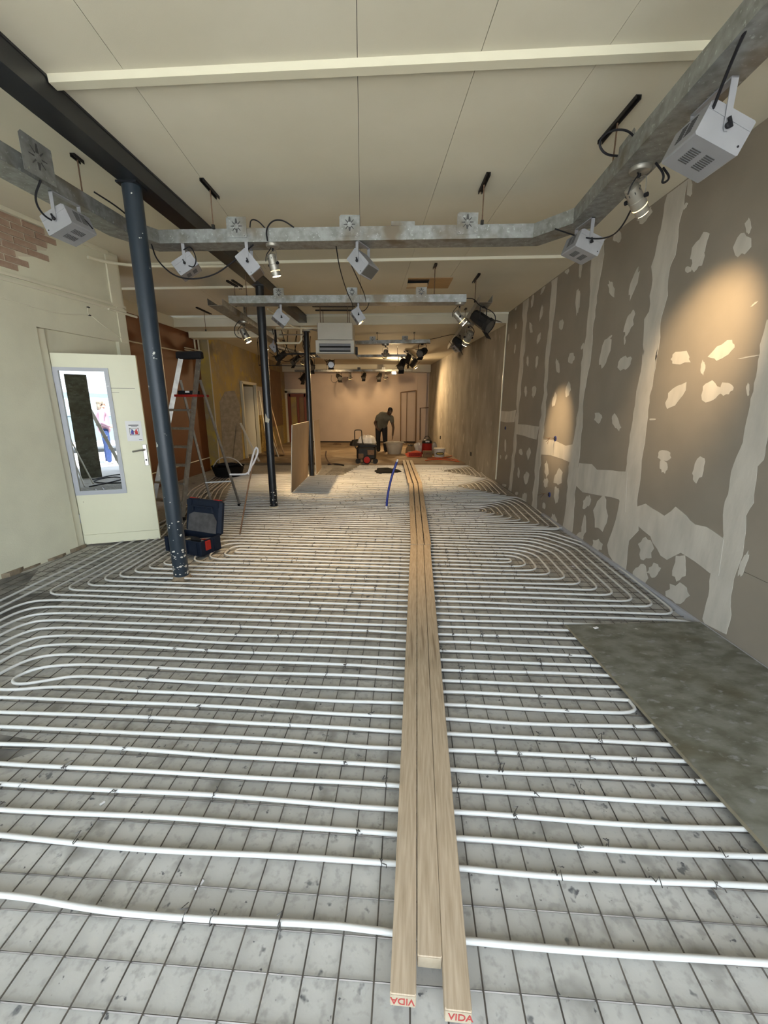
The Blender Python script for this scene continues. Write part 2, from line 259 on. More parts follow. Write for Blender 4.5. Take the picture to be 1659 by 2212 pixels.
PATCHES=[[(3.41,2.648),(3.39,2.628),(3.376,2.602),(3.381,2.573),(3.388,2.54),(3.422,2.547),(3.437,2.528),(3.463,2.517),(3.486,2.539),(3.511,2.556),(3.499,2.587),(3.509,2.612),(3.493,2.633),(3.483,2.655),(3.46,2.662),(3.439,2.641)],[(5.902,3.225),(5.847,3.22),(5.824,3.186),(5.851,3.173),(5.875,3.16),(5.924,3.187),(5.969,3.21),(5.962,3.225),(5.938,3.225)],[(5.486,3.202),(5.475,3.182),(5.455,3.167),(5.449,3.116),(5.459,3.077),(5.454,3.022),(5.47,3.02),(5.484,3.008),(5.498,3.04),(5.517,3.034),(5.526,3.08),(5.538,3.127),(5.537,3.181),(5.521,3.194),(5.512,3.214),(5.499,3.208)],[(4.724,2.775),(4.706,2.775),(4.679,2.763),(4.66,2.724),(4.621,2.689),(4.617,2.66),(4.616,2.639),(4.608,2.606),(4.638,2.619),(4.665,2.636),(4.691,2.652),(4.723,2.679),(4.733,2.718),(4.779,2.768),(4.745,2.763),(4.762,2.804)],[(4.232,2.728),(4.202,2.734),(4.211,2.684),(4.212,2.639),(4.24,2.603),(4.255,2.576),(4.274,2.553),(4.305,2.505),(4.31,2.56),(4.337,2.563),(4.346,2.604),(4.336,2.663),(4.304,2.707),(4.284,2.738),(4.262,2.764),(4.236,2.78)],[(4.226,2.417),(4.199,2.4),(4.179,2.371),(4.201,2.323),(4.178,2.277),(4.218,2.258),(4.234,2.227),(4.26,2.202),(4.294,2.19),(4.308,2.233),(4.344,2.242),(4.336,2.29),(4.321,2.334),(4.305,2.368),(4.281,2.384),(4.257,2.388)],[(4.308,2.204),(4.301,2.205),(4.293,2.182),(4.288,2.17),(4.276,2.153),(4.277,2.138),(4.279,2.129),(4.283,2.126),(4.286,2.118),(4.293,2.118),(4.301,2.134),(4.307,2.148),(4.31,2.164),(4.32,2.186),(4.311,2.185),(4.312,2.199)],[(5.47,2.869),(5.446,2.874),(5.42,2.828),(5.412,2.757),(5.4,2.683),(5.422,2.667),(5.425,2.622),(5.447,2.633),(5.464,2.596),(5.485,2.661),(5.506,2.699),(5.534,2.758),(5.538,2.836),(5.537,2.896),(5.51,2.895),(5.492,2.905)],[(5.858,2.62),(5.841,2.602),(5.825,2.585),(5.835,2.565),(5.84,2.542),(5.848,2.515),(5.885,2.508),(5.923,2.52),(5.953,2.533),(5.972,2.552),(5.974,2.571),(5.981,2.591),(5.986,2.621),(5.96,2.638),(5.92,2.63),(5.886,2.639)],[(4.546,2.244),(4.549,2.235),(4.557,2.226),(4.58,2.215),(4.601,2.202),(4.619,2.199),(4.638,2.194),(4.656,2.191),(4.66,2.197),(4.648,2.208),(4.653,2.215),(4.628,2.227),(4.603,2.238),(4.588,2.239),(4.567,2.248),(4.561,2.243)],[(4.582,2.214),(4.547,2.202),(4.543,2.15),(4.542,2.094),(4.58,2.037),(4.601,1.981),(4.637,1.946),(4.679,1.929),(4.701,1.971),(4.744,1.973),(4.757,2.023),(4.741,2.089),(4.726,2.166),(4.689,2.218),(4.646,2.222),(4.611,2.229)],[(4.155,1.997),(4.125,1.977),(4.139,1.95),(4.137,1.926),(4.166,1.9),(4.206,1.883),(4.25,1.893),(4.299,1.879),(4.331,1.897),(4.361,1.916),(4.356,1.941),(4.357,1.966),(4.33,1.994),(4.284,2.007),(4.24,2.014),(4.211,1.99)],[(5.466,2.179),(5.426,2.172),(5.413,2.143),(5.379,2.123),(5.381,2.089),(5.419,2.076),(5.428,2.05),(5.465,2.051),(5.497,2.059),(5.528,2.067),(5.559,2.08),(5.567,2.105),(5.567,2.132),(5.548,2.151),(5.539,2.177),(5.503,2.18)],[(5.166,2.244),(5.166,2.223),(5.17,2.195),(5.2,2.191),(5.225,2.185),(5.237,2.2),(5.237,2.221),(5.214,2.239),(5.188,2.257)],[(5.911,2.127),(5.89,2.138),(5.865,2.102),(5.834,2.082),(5.82,2.044),(5.805,2.009),(5.797,1.972),(5.82,1.963),(5.855,1.979),(5.882,1.976),(5.913,2.005),(5.934,2.041),(5.946,2.076),(5.97,2.114),(5.963,2.137),(5.956,2.165)],[(7.156,2.821),(7.119,2.793),(7.076,2.774),(7.072,2.734),(7.053,2.705),(7.03,2.67),(7.041,2.653),(7.08,2.669),(7.101,2.658),(7.14,2.672),(7.171,2.713),(7.201,2.748),(7.211,2.779),(7.216,2.803),(7.232,2.844),(7.184,2.822)],[(6.652,2.593),(6.646,2.566),(6.656,2.539),(6.641,2.51),(6.678,2.486),(6.706,2.471),(6.734,2.466),(6.774,2.445),(6.788,2.471),(6.796,2.492),(6.806,2.513),(6.783,2.538),(6.776,2.571),(6.746,2.584),(6.717,2.587),(6.682,2.601)],[(6.673,2.949),(6.649,2.949),(6.653,2.912),(6.64,2.875),(6.662,2.825),(6.689,2.811),(6.709,2.794),(6.728,2.796),(6.762,2.766),(6.759,2.818),(6.772,2.842),(6.762,2.884),(6.75,2.932),(6.728,2.963),(6.704,2.987),(6.686,2.962)],[(6.653,3.225),(6.638,3.218),(6.655,3.2),(6.677,3.182),(6.707,3.161),(6.743,3.151),(6.774,3.149),(6.814,3.143),(6.828,3.157),(6.807,3.178),(6.809,3.192),(6.794,3.211),(6.763,3.225),(6.721,3.225),(6.688,3.225),(6.679,3.225)],[(7.135,3.225),(7.115,3.211),(7.102,3.181),(7.105,3.139),(7.12,3.098),(7.13,3.053),(7.16,3.057),(7.183,3.053),(7.213,3.042),(7.216,3.089),(7.227,3.114),(7.243,3.151),(7.21,3.182),(7.209,3.225),(7.182,3.225),(7.157,3.225)],[(7.977,3.225),(7.952,3.225),(7.99,3.218),(8.021,3.189),(8.065,3.182),(8.096,3.199),(8.093,3.225),(8.061,3.225),(8.022,3.225)],[(7.931,2.925),(7.916,2.905),(7.915,2.872),(7.952,2.856),(7.994,2.864),(8.005,2.891),(8.023,2.919),(7.999,2.948),(7.954,2.954)],[(8.376,2.838),(8.354,2.848),(8.355,2.811),(8.343,2.787),(8.341,2.746),(8.355,2.722),(8.374,2.725),(8.387,2.714),(8.407,2.697),(8.413,2.735),(8.429,2.747),(8.429,2.779),(8.421,2.808),(8.42,2.841),(8.401,2.837),(8.389,2.844)],[(7.909,2.597),(7.897,2.587),(7.878,2.581),(7.869,2.55),(7.867,2.504),(7.887,2.486),(7.894,2.457),(7.91,2.451),(7.926,2.44),(7.941,2.457),(7.961,2.469),(7.957,2.513),(7.949,2.547),(7.955,2.589),(7.935,2.593),(7.924,2.621)],[(7.165,2.336),(7.14,2.308),(7.119,2.286),(7.11,2.252),(7.093,2.215),(7.101,2.193),(7.097,2.158),(7.119,2.157),(7.141,2.174),(7.16,2.181),(7.18,2.198),(7.204,2.224),(7.2,2.26),(7.215,2.299),(7.203,2.318),(7.177,2.305)],[(6.692,2.272),(6.678,2.259),(6.658,2.246),(6.666,2.205),(6.659,2.155),(6.682,2.13),(6.703,2.115),(6.725,2.085),(6.738,2.126),(6.766,2.114),(6.759,2.162),(6.762,2.191),(6.774,2.243),(6.752,2.273),(6.727,2.276),(6.708,2.278)],[(7.111,1.848),(7.083,1.834),(7.074,1.792),(7.048,1.764),(7.051,1.731),(7.06,1.711),(7.071,1.693),(7.088,1.676),(7.115,1.692),(7.138,1.707),(7.152,1.736),(7.186,1.765),(7.186,1.803),(7.184,1.836),(7.157,1.84),(7.141,1.862)],[(6.697,1.838),(6.662,1.823),(6.629,1.802),(6.628,1.765),(6.641,1.733),(6.655,1.711),(6.671,1.689),(6.701,1.687),(6.738,1.655),(6.769,1.684),(6.806,1.702),(6.788,1.742),(6.809,1.778),(6.811,1.819),(6.772,1.832),(6.734,1.834)],[(5.836,1.697),(5.819,1.687),(5.813,1.664),(5.809,1.636),(5.827,1.593),(5.844,1.544),(5.879,1.546),(5.905,1.532),(5.93,1.532),(5.942,1.551),(5.953,1.571),(5.947,1.605),(5.936,1.648),(5.903,1.669),(5.881,1.725),(5.853,1.712)],[(5.442,1.822),(5.416,1.801),(5.406,1.769),(5.384,1.734),(5.422,1.707),(5.423,1.669),(5.456,1.667),(5.484,1.648),(5.518,1.654),(5.53,1.69),(5.545,1.713),(5.541,1.743),(5.542,1.774),(5.522,1.791),(5.504,1.816),(5.474,1.842)],[(4.64,1.473),(4.61,1.474),(4.583,1.46),(4.548,1.45),(4.53,1.423),(4.549,1.406),(4.555,1.39),(4.563,1.37),(4.591,1.358),(4.629,1.368),(4.658,1.384),(4.7,1.394),(4.682,1.424),(4.686,1.441),(4.704,1.468),(4.669,1.472)],[(4.318,1.458),(4.295,1.474),(4.251,1.448),(4.219,1.425),(4.196,1.397),(4.179,1.374),(4.137,1.339),(4.162,1.328),(4.168,1.303),(4.219,1.331),(4.246,1.332),(4.274,1.352),(4.312,1.373),(4.32,1.399),(4.334,1.423),(4.334,1.444)],[(3.347,1.906),(3.351,1.893),(3.324,1.867),(3.392,1.872),(3.439,1.862),(3.488,1.869),(3.535,1.878),(3.539,1.897),(3.565,1.913),(3.547,1.927),(3.55,1.947),(3.521,1.964),(3.45,1.958),(3.392,1.957),(3.371,1.935),(3.358,1.92)],[(2.937,1.941),(2.932,1.923),(2.954,1.904),(2.973,1.884),(3.019,1.865),(3.067,1.853),(3.092,1.871),(3.124,1.878),(3.16,1.889),(3.128,1.914),(3.109,1.931),(3.09,1.949),(3.047,1.957),(3.007,1.979),(2.967,1.975),(2.957,1.954)],[(3.192,1.858),(3.184,1.857),(3.177,1.844),(3.167,1.833),(3.161,1.81),(3.165,1.794),(3.17,1.785),(3.17,1.763),(3.182,1.777),(3.191,1.778),(3.199,1.787),(3.207,1.802),(3.208,1.823),(3.212,1.844),(3.207,1.855),(3.204,1.874)],[(3.332,1.726),(3.328,1.694),(3.324,1.664),(3.348,1.626),(3.384,1.589),(3.416,1.55),(3.457,1.54),(3.503,1.524),(3.526,1.547),(3.54,1.573),(3.517,1.614),(3.524,1.649),(3.474,1.683),(3.438,1.698),(3.409,1.706),(3.381,1.71)],[(3.073,1.724),(3.04,1.703),(3.018,1.682),(2.975,1.67),(2.971,1.635),(2.995,1.617),(3.007,1.602),(3.027,1.59),(3.054,1.581),(3.094,1.572),(3.135,1.59),(3.15,1.624),(3.145,1.658),(3.151,1.686),(3.131,1.703),(3.104,1.712)],[(2.888,1.683),(2.871,1.668),(2.872,1.65),(2.894,1.642),(2.9,1.625),(2.924,1.626),(2.945,1.616),(2.965,1.629),(2.993,1.635),(3.002,1.654),(2.984,1.669),(2.984,1.684),(2.978,1.705),(2.948,1.702),(2.927,1.7),(2.907,1.693)],[(2.819,2.179),(2.825,2.174),(2.827,2.17),(2.838,2.165),(2.848,2.161),(2.858,2.155),(2.862,2.156),(2.862,2.158),(2.872,2.155),(2.86,2.163),(2.86,2.165),(2.852,2.17),(2.842,2.177),(2.835,2.178),(2.831,2.178),(2.827,2.178)],[(2.766,1.694),(2.76,1.686),(2.754,1.683),(2.75,1.666),(2.745,1.651),(2.744,1.638),(2.738,1.618),(2.742,1.613),(2.747,1.611),(2.753,1.619),(2.759,1.631),(2.764,1.644),(2.772,1.66),(2.773,1.674),(2.769,1.678),(2.768,1.685)],[(2.71,1.855),(2.71,1.853),(2.747,1.851),(2.759,1.848),(2.797,1.848),(2.833,1.846),(2.866,1.845),(2.876,1.847),(2.889,1.848),(2.866,1.851),(2.84,1.852),(2.828,1.855),(2.793,1.856),(2.767,1.856),(2.741,1.856),(2.729,1.855)],[(3.452,1.193),(3.424,1.194),(3.398,1.19),(3.372,1.182),(3.372,1.162),(3.353,1.143),(3.373,1.126),(3.396,1.112),(3.431,1.109),(3.463,1.108),(3.49,1.116),(3.519,1.125),(3.514,1.147),(3.521,1.165),(3.51,1.182),(3.482,1.191)],[(3.433,1.107),(3.418,1.105),(3.402,1.102),(3.386,1.089),(3.374,1.064),(3.375,1.042),(3.39,1.031),(3.394,1.007),(3.418,1.018),(3.436,1.01),(3.446,1.034),(3.47,1.039),(3.477,1.066),(3.483,1.092),(3.473,1.111),(3.454,1.119)],[(3.003,1.183),(2.991,1.16),(2.994,1.125),(2.989,1.096),(2.992,1.05),(3.019,1.037),(3.034,0.992),(3.057,1.002),(3.074,1.015),(3.078,1.044),(3.094,1.058),(3.086,1.092),(3.086,1.134),(3.071,1.171),(3.047,1.192),(3.025,1.186)],[(3.667,1.443),(3.635,1.443),(3.627,1.436),(3.637,1.43),(3.67,1.428),(3.707,1.426),(3.716,1.432),(3.717,1.438),(3.696,1.442)],[(7.066,0.83),(7.031,0.798),(6.995,0.766),(7.023,0.73),(7.097,0.726),(7.15,0.735),(7.205,0.753),(7.208,0.795),(7.148,0.825)],[(6.677,0.884),(6.649,0.872),(6.627,0.851),(6.605,0.82),(6.639,0.777),(6.659,0.749),(6.68,0.716),(6.718,0.687),(6.746,0.722),(6.766,0.738),(6.785,0.755),(6.809,0.78),(6.801,0.824),(6.766,0.846),(6.74,0.866),(6.71,0.893)],[(8.312,0.579),(8.28,0.565),(8.286,0.539),(8.291,0.517),(8.322,0.502),(8.363,0.507),(8.372,0.534),(8.382,0.561),(8.35,0.576)],[(7.872,0.633),(7.859,0.608),(7.907,0.555),(7.97,0.533),(8.004,0.54),(8.021,0.557),(7.994,0.596),(7.949,0.625),(7.903,0.64)],[(8.081,0.895),(8.057,0.913),(8.031,0.879),(8.007,0.834),(7.993,0.774),(7.994,0.731),(7.998,0.689),(8.019,0.668),(8.05,0.685),(8.079,0.684),(8.095,0.749),(8.11,0.783),(8.12,0.825),(8.126,0.862),(8.122,0.895),(8.107,0.914)],[(7.136,0.516),(7.114,0.479),(7.092,0.47),(7.074,0.441),(7.069,0.402),(7.078,0.379),(7.075,0.343),(7.098,0.338),(7.117,0.323),(7.142,0.342),(7.171,0.351),(7.19,0.391),(7.175,0.433),(7.194,0.475),(7.181,0.5),(7.154,0.496)],[(6.71,0.503),(6.669,0.494),(6.62,0.494),(6.585,0.466),(6.605,0.412),(6.62,0.375),(6.635,0.338),(6.67,0.305),(6.719,0.287),(6.765,0.299),(6.793,0.327),(6.817,0.352),(6.854,0.39),(6.823,0.435),(6.777,0.454),(6.753,0.489)],[(5.928,0.786),(5.898,0.748),(5.873,0.739),(5.857,0.705),(5.831,0.665),(5.809,0.612),(5.834,0.588),(5.857,0.572),(5.876,0.535),(5.908,0.585),(5.936,0.592),(5.97,0.614),(5.96,0.669),(5.991,0.719),(5.967,0.742),(5.941,0.745)],[(5.43,0.733),(5.391,0.721),(5.355,0.705),(5.369,0.659),(5.365,0.62),(5.35,0.564),(5.411,0.542),(5.456,0.518),(5.498,0.531),(5.541,0.526),(5.609,0.518),(5.61,0.57),(5.59,0.627),(5.543,0.661),(5.522,0.703),(5.479,0.743)],[(5.874,0.538),(5.838,0.544),(5.813,0.525),(5.794,0.505),(5.809,0.475),(5.813,0.457),(5.805,0.426),(5.84,0.42),(5.869,0.4),(5.905,0.403),(5.939,0.414),(5.942,0.445),(5.975,0.47),(5.959,0.498),(5.943,0.524),(5.9,0.52)],[(5.474,0.47),(5.433,0.483),(5.399,0.453),(5.404,0.396),(5.388,0.355),(5.4,0.323),(5.41,0.289),(5.441,0.281),(5.471,0.259),(5.499,0.295),(5.524,0.314),(5.553,0.342),(5.544,0.385),(5.551,0.424),(5.549,0.472),(5.514,0.491)],[(6.723,0.121),(6.674,0.156),(6.623,0.148),(6.605,0.111),(6.615,0.07),(6.612,0.04),(6.6,0.012),(6.642,0.012),(6.702,0.012),(6.74,0.012),(6.785,0.012),(6.806,0.012),(6.85,0.034),(6.823,0.072),(6.821,0.11),(6.761,0.115)],[(7.106,0.085),(7.053,0.078),(7.063,0.053),(7.085,0.033),(7.131,0.012),(7.191,0.012),(7.226,0.018),(7.224,0.041),(7.179,0.064)],[(7.849,0.077),(7.779,0.075),(7.806,0.046),(7.859,0.019),(7.964,0.012),(8.021,0.012),(8.068,0.017),(8.037,0.047),(7.931,0.064)],[(5.845,0.184),(5.81,0.168),(5.797,0.13),(5.817,0.095),(5.865,0.095),(5.908,0.09),(5.917,0.124),(5.921,0.156),(5.888,0.178)],[(4.613,0.543),(4.591,0.545),(4.573,0.536),(4.561,0.517),(4.587,0.479),(4.6,0.447),(4.621,0.418),(4.65,0.392),(4.681,0.384),(4.707,0.387),(4.701,0.424),(4.699,0.447),(4.714,0.473),(4.675,0.5),(4.66,0.528),(4.634,0.553)],[(5.497,0.098),(5.459,0.118),(5.428,0.089),(5.392,0.078),(5.356,0.05),(5.384,0.023),(5.383,0.012),(5.401,0.012),(5.434,0.012),(5.472,0.012),(5.51,0.012),(5.526,0.012),(5.546,0.02),(5.563,0.044),(5.543,0.064),(5.549,0.103)],[(4.33,0.605),(4.28,0.641),(4.226,0.598),(4.206,0.515),(4.148,0.444),(4.155,0.365),(4.185,0.314),(4.207,0.253),(4.264,0.266),(4.31,0.269),(4.375,0.251),(4.401,0.342),(4.46,0.424),(4.415,0.493),(4.397,0.543),(4.364,0.57)],[(4.264,0.158),(4.24,0.139),(4.217,0.132),(4.17,0.13),(4.179,0.093),(4.175,0.062),(4.227,0.049),(4.246,0.018),(4.283,0.023),(4.327,0.012),(4.356,0.015),(4.376,0.038),(4.361,0.074),(4.382,0.106),(4.325,0.119),(4.297,0.133)],[(4.561,0.553),(4.551,0.543),(4.536,0.535),(4.536,0.509),(4.548,0.469),(4.573,0.441),(4.598,0.44),(4.624,0.411),(4.65,0.404),(4.645,0.44),(4.669,0.444),(4.648,0.48),(4.635,0.512),(4.613,0.529),(4.595,0.568),(4.572,0.569)],[(4.61,0.314),(4.596,0.279),(4.582,0.251),(4.573,0.207),(4.554,0.144),(4.579,0.119),(4.593,0.098),(4.606,0.068),(4.624,0.087),(4.644,0.084),(4.663,0.113),(4.674,0.168),(4.663,0.222),(4.656,0.258),(4.65,0.304),(4.632,0.331)],[(4.663,0.11),(4.62,0.12),(4.619,0.09),(4.603,0.078),(4.595,0.055),(4.608,0.03),(4.627,0.012),(4.671,0.012),(4.711,0.012),(4.741,0.012),(4.782,0.012),(4.8,0.012),(4.772,0.036),(4.75,0.058),(4.731,0.078),(4.701,0.095)],[(3.465,0.411),(3.427,0.42),(3.398,0.398),(3.366,0.367),(3.395,0.318),(3.378,0.275),(3.415,0.256),(3.447,0.247),(3.478,0.214),(3.52,0.211),(3.545,0.245),(3.541,0.292),(3.59,0.33),(3.551,0.364),(3.536,0.402),(3.503,0.426)],[(3.468,0.183),(3.435,0.177),(3.418,0.15),(3.405,0.123),(3.373,0.089),(3.397,0.043),(3.407,0.012),(3.457,0.012),(3.488,0.012),(3.519,0.012),(3.575,0.012),(3.59,0.012),(3.599,0.054),(3.567,0.105),(3.529,0.131),(3.505,0.17)],[(3.27,0.237),(3.24,0.24),(3.247,0.215),(3.261,0.193),(3.27,0.164),(3.294,0.13),(3.33,0.111),(3.356,0.12),(3.368,0.135),(3.405,0.128),(3.383,0.162),(3.39,0.182),(3.354,0.208),(3.34,0.248),(3.306,0.252),(3.28,0.253)],[(3.038,0.424),(3.006,0.439),(2.991,0.399),(2.984,0.367),(2.969,0.332),(2.962,0.287),(2.993,0.265),(3.011,0.232),(3.041,0.205),(3.066,0.235),(3.099,0.23),(3.108,0.271),(3.099,0.317),(3.092,0.349),(3.101,0.402),(3.065,0.41)],[(3.004,0.216),(2.959,0.213),(2.925,0.206),(2.912,0.182),(2.88,0.162),(2.913,0.124),(2.926,0.092),(2.956,0.054),(3.005,0.034),(3.042,0.043),(3.076,0.042),(3.126,0.038),(3.139,0.075),(3.093,0.116),(3.108,0.157),(3.04,0.169)],[(6.714,0.458),(6.674,0.469),(6.636,0.462),(6.603,0.443),(6.631,0.401),(6.615,0.368),(6.662,0.353),(6.683,0.322),(6.724,0.324),(6.763,0.321),(6.782,0.342),(6.833,0.346),(6.807,0.387),(6.829,0.422),(6.785,0.441),(6.755,0.467)],[(6.709,0.138),(6.665,0.148),(6.629,0.135),(6.634,0.1),(6.627,0.074),(6.613,0.045),(6.663,0.035),(6.686,0.014),(6.722,0.012),(6.77,0.012),(6.776,0.028),(6.816,0.037),(6.828,0.069),(6.814,0.098),(6.765,0.106),(6.753,0.145)],[(7.141,0.506),(7.12,0.491),(7.103,0.467),(7.082,0.448),(7.073,0.406),(7.077,0.379),(7.074,0.345),(7.09,0.337),(7.104,0.324),(7.124,0.334),(7.144,0.347),(7.151,0.386),(7.168,0.417),(7.159,0.44),(7.172,0.481),(7.159,0.497)],[(2.488,0.636),(2.479,0.64),(2.477,0.614),(2.483,0.579),(2.487,0.547),(2.49,0.5),(2.501,0.481),(2.51,0.496),(2.522,0.475),(2.527,0.498),(2.526,0.531),(2.527,0.563),(2.517,0.598),(2.51,0.624),(2.502,0.631),(2.492,0.663)],[(3.028,2.708),(3.016,2.693),(3.007,2.677),(3.001,2.66),(2.99,2.637),(2.995,2.627),(2.996,2.613),(3.003,2.607),(3.014,2.618),(3.025,2.624),(3.032,2.645),(3.04,2.66),(3.053,2.684),(3.044,2.69),(3.039,2.695),(3.033,2.696)],[(3.0,2.59),(2.976,2.575),(2.969,2.551),(2.961,2.522),(2.983,2.505),(3.002,2.492),(3.028,2.507),(3.056,2.492),(3.082,2.512),(3.098,2.539),(3.115,2.567),(3.104,2.593),(3.091,2.62),(3.071,2.635),(3.041,2.628),(3.019,2.601)],[(3.366,2.737),(3.379,2.691),(3.383,2.662),(3.383,2.63),(3.411,2.606),(3.432,2.58),(3.461,2.587),(3.488,2.588),(3.503,2.612),(3.532,2.626),(3.528,2.66),(3.531,2.701),(3.494,2.727),(3.464,2.734),(3.432,2.772),(3.397,2.758)],[(3.504,2.553),(3.496,2.544),(3.495,2.537),(3.501,2.532),(3.515,2.534),(3.523,2.531),(3.537,2.533),(3.551,2.542),(3.564,2.552),(3.568,2.562),(3.569,2.572),(3.565,2.579),(3.552,2.582),(3.536,2.578),(3.522,2.569),(3.508,2.563)],[(4.688,3.225),(4.651,3.204),(4.631,3.179),(4.625,3.159),(4.616,3.137),(4.628,3.127),(4.636,3.111),(4.669,3.114),(4.707,3.141),(4.744,3.153),(4.783,3.176),(4.782,3.199),(4.774,3.215),(4.786,3.225),(4.754,3.225),(4.721,3.225)],[(4.169,3.21),(4.149,3.193),(4.135,3.173),(4.164,3.162),(4.196,3.154),(4.223,3.136),(4.272,3.13),(4.316,3.149),(4.328,3.177),(4.377,3.199),(4.33,3.215),(4.319,3.225),(4.283,3.225),(4.251,3.225),(4.212,3.225),(4.168,3.225)],[(3.473,3.194),(3.478,3.178),(3.467,3.16),(3.491,3.149),(3.519,3.14),(3.545,3.144),(3.57,3.143),(3.592,3.151),(3.62,3.161),(3.606,3.179),(3.605,3.192),(3.605,3.211),(3.565,3.208),(3.544,3.219),(3.522,3.21),(3.493,3.207)],[(3.386,3.196),(3.369,3.187),(3.378,3.177),(3.389,3.17),(3.4,3.157),(3.42,3.157),(3.435,3.167),(3.455,3.17),(3.454,3.183),(3.467,3.192),(3.455,3.2),(3.456,3.212),(3.439,3.222),(3.419,3.22),(3.406,3.209),(3.388,3.207)],[(3.693,3.225),(3.679,3.209),(3.666,3.191),(3.652,3.164),(3.649,3.134),(3.636,3.095),(3.647,3.092),(3.654,3.085),(3.667,3.097),(3.679,3.103),(3.696,3.114),(3.703,3.154),(3.709,3.184),(3.716,3.213),(3.724,3.225),(3.701,3.224)],[(3.676,3.052),(3.668,3.049),(3.67,3.042),(3.677,3.036),(3.679,3.025),(3.69,3.024),(3.698,3.019),(3.706,3.022),(3.716,3.023),(3.711,3.033),(3.713,3.038),(3.711,3.045),(3.703,3.051),(3.697,3.06),(3.687,3.059),(3.68,3.057)]]
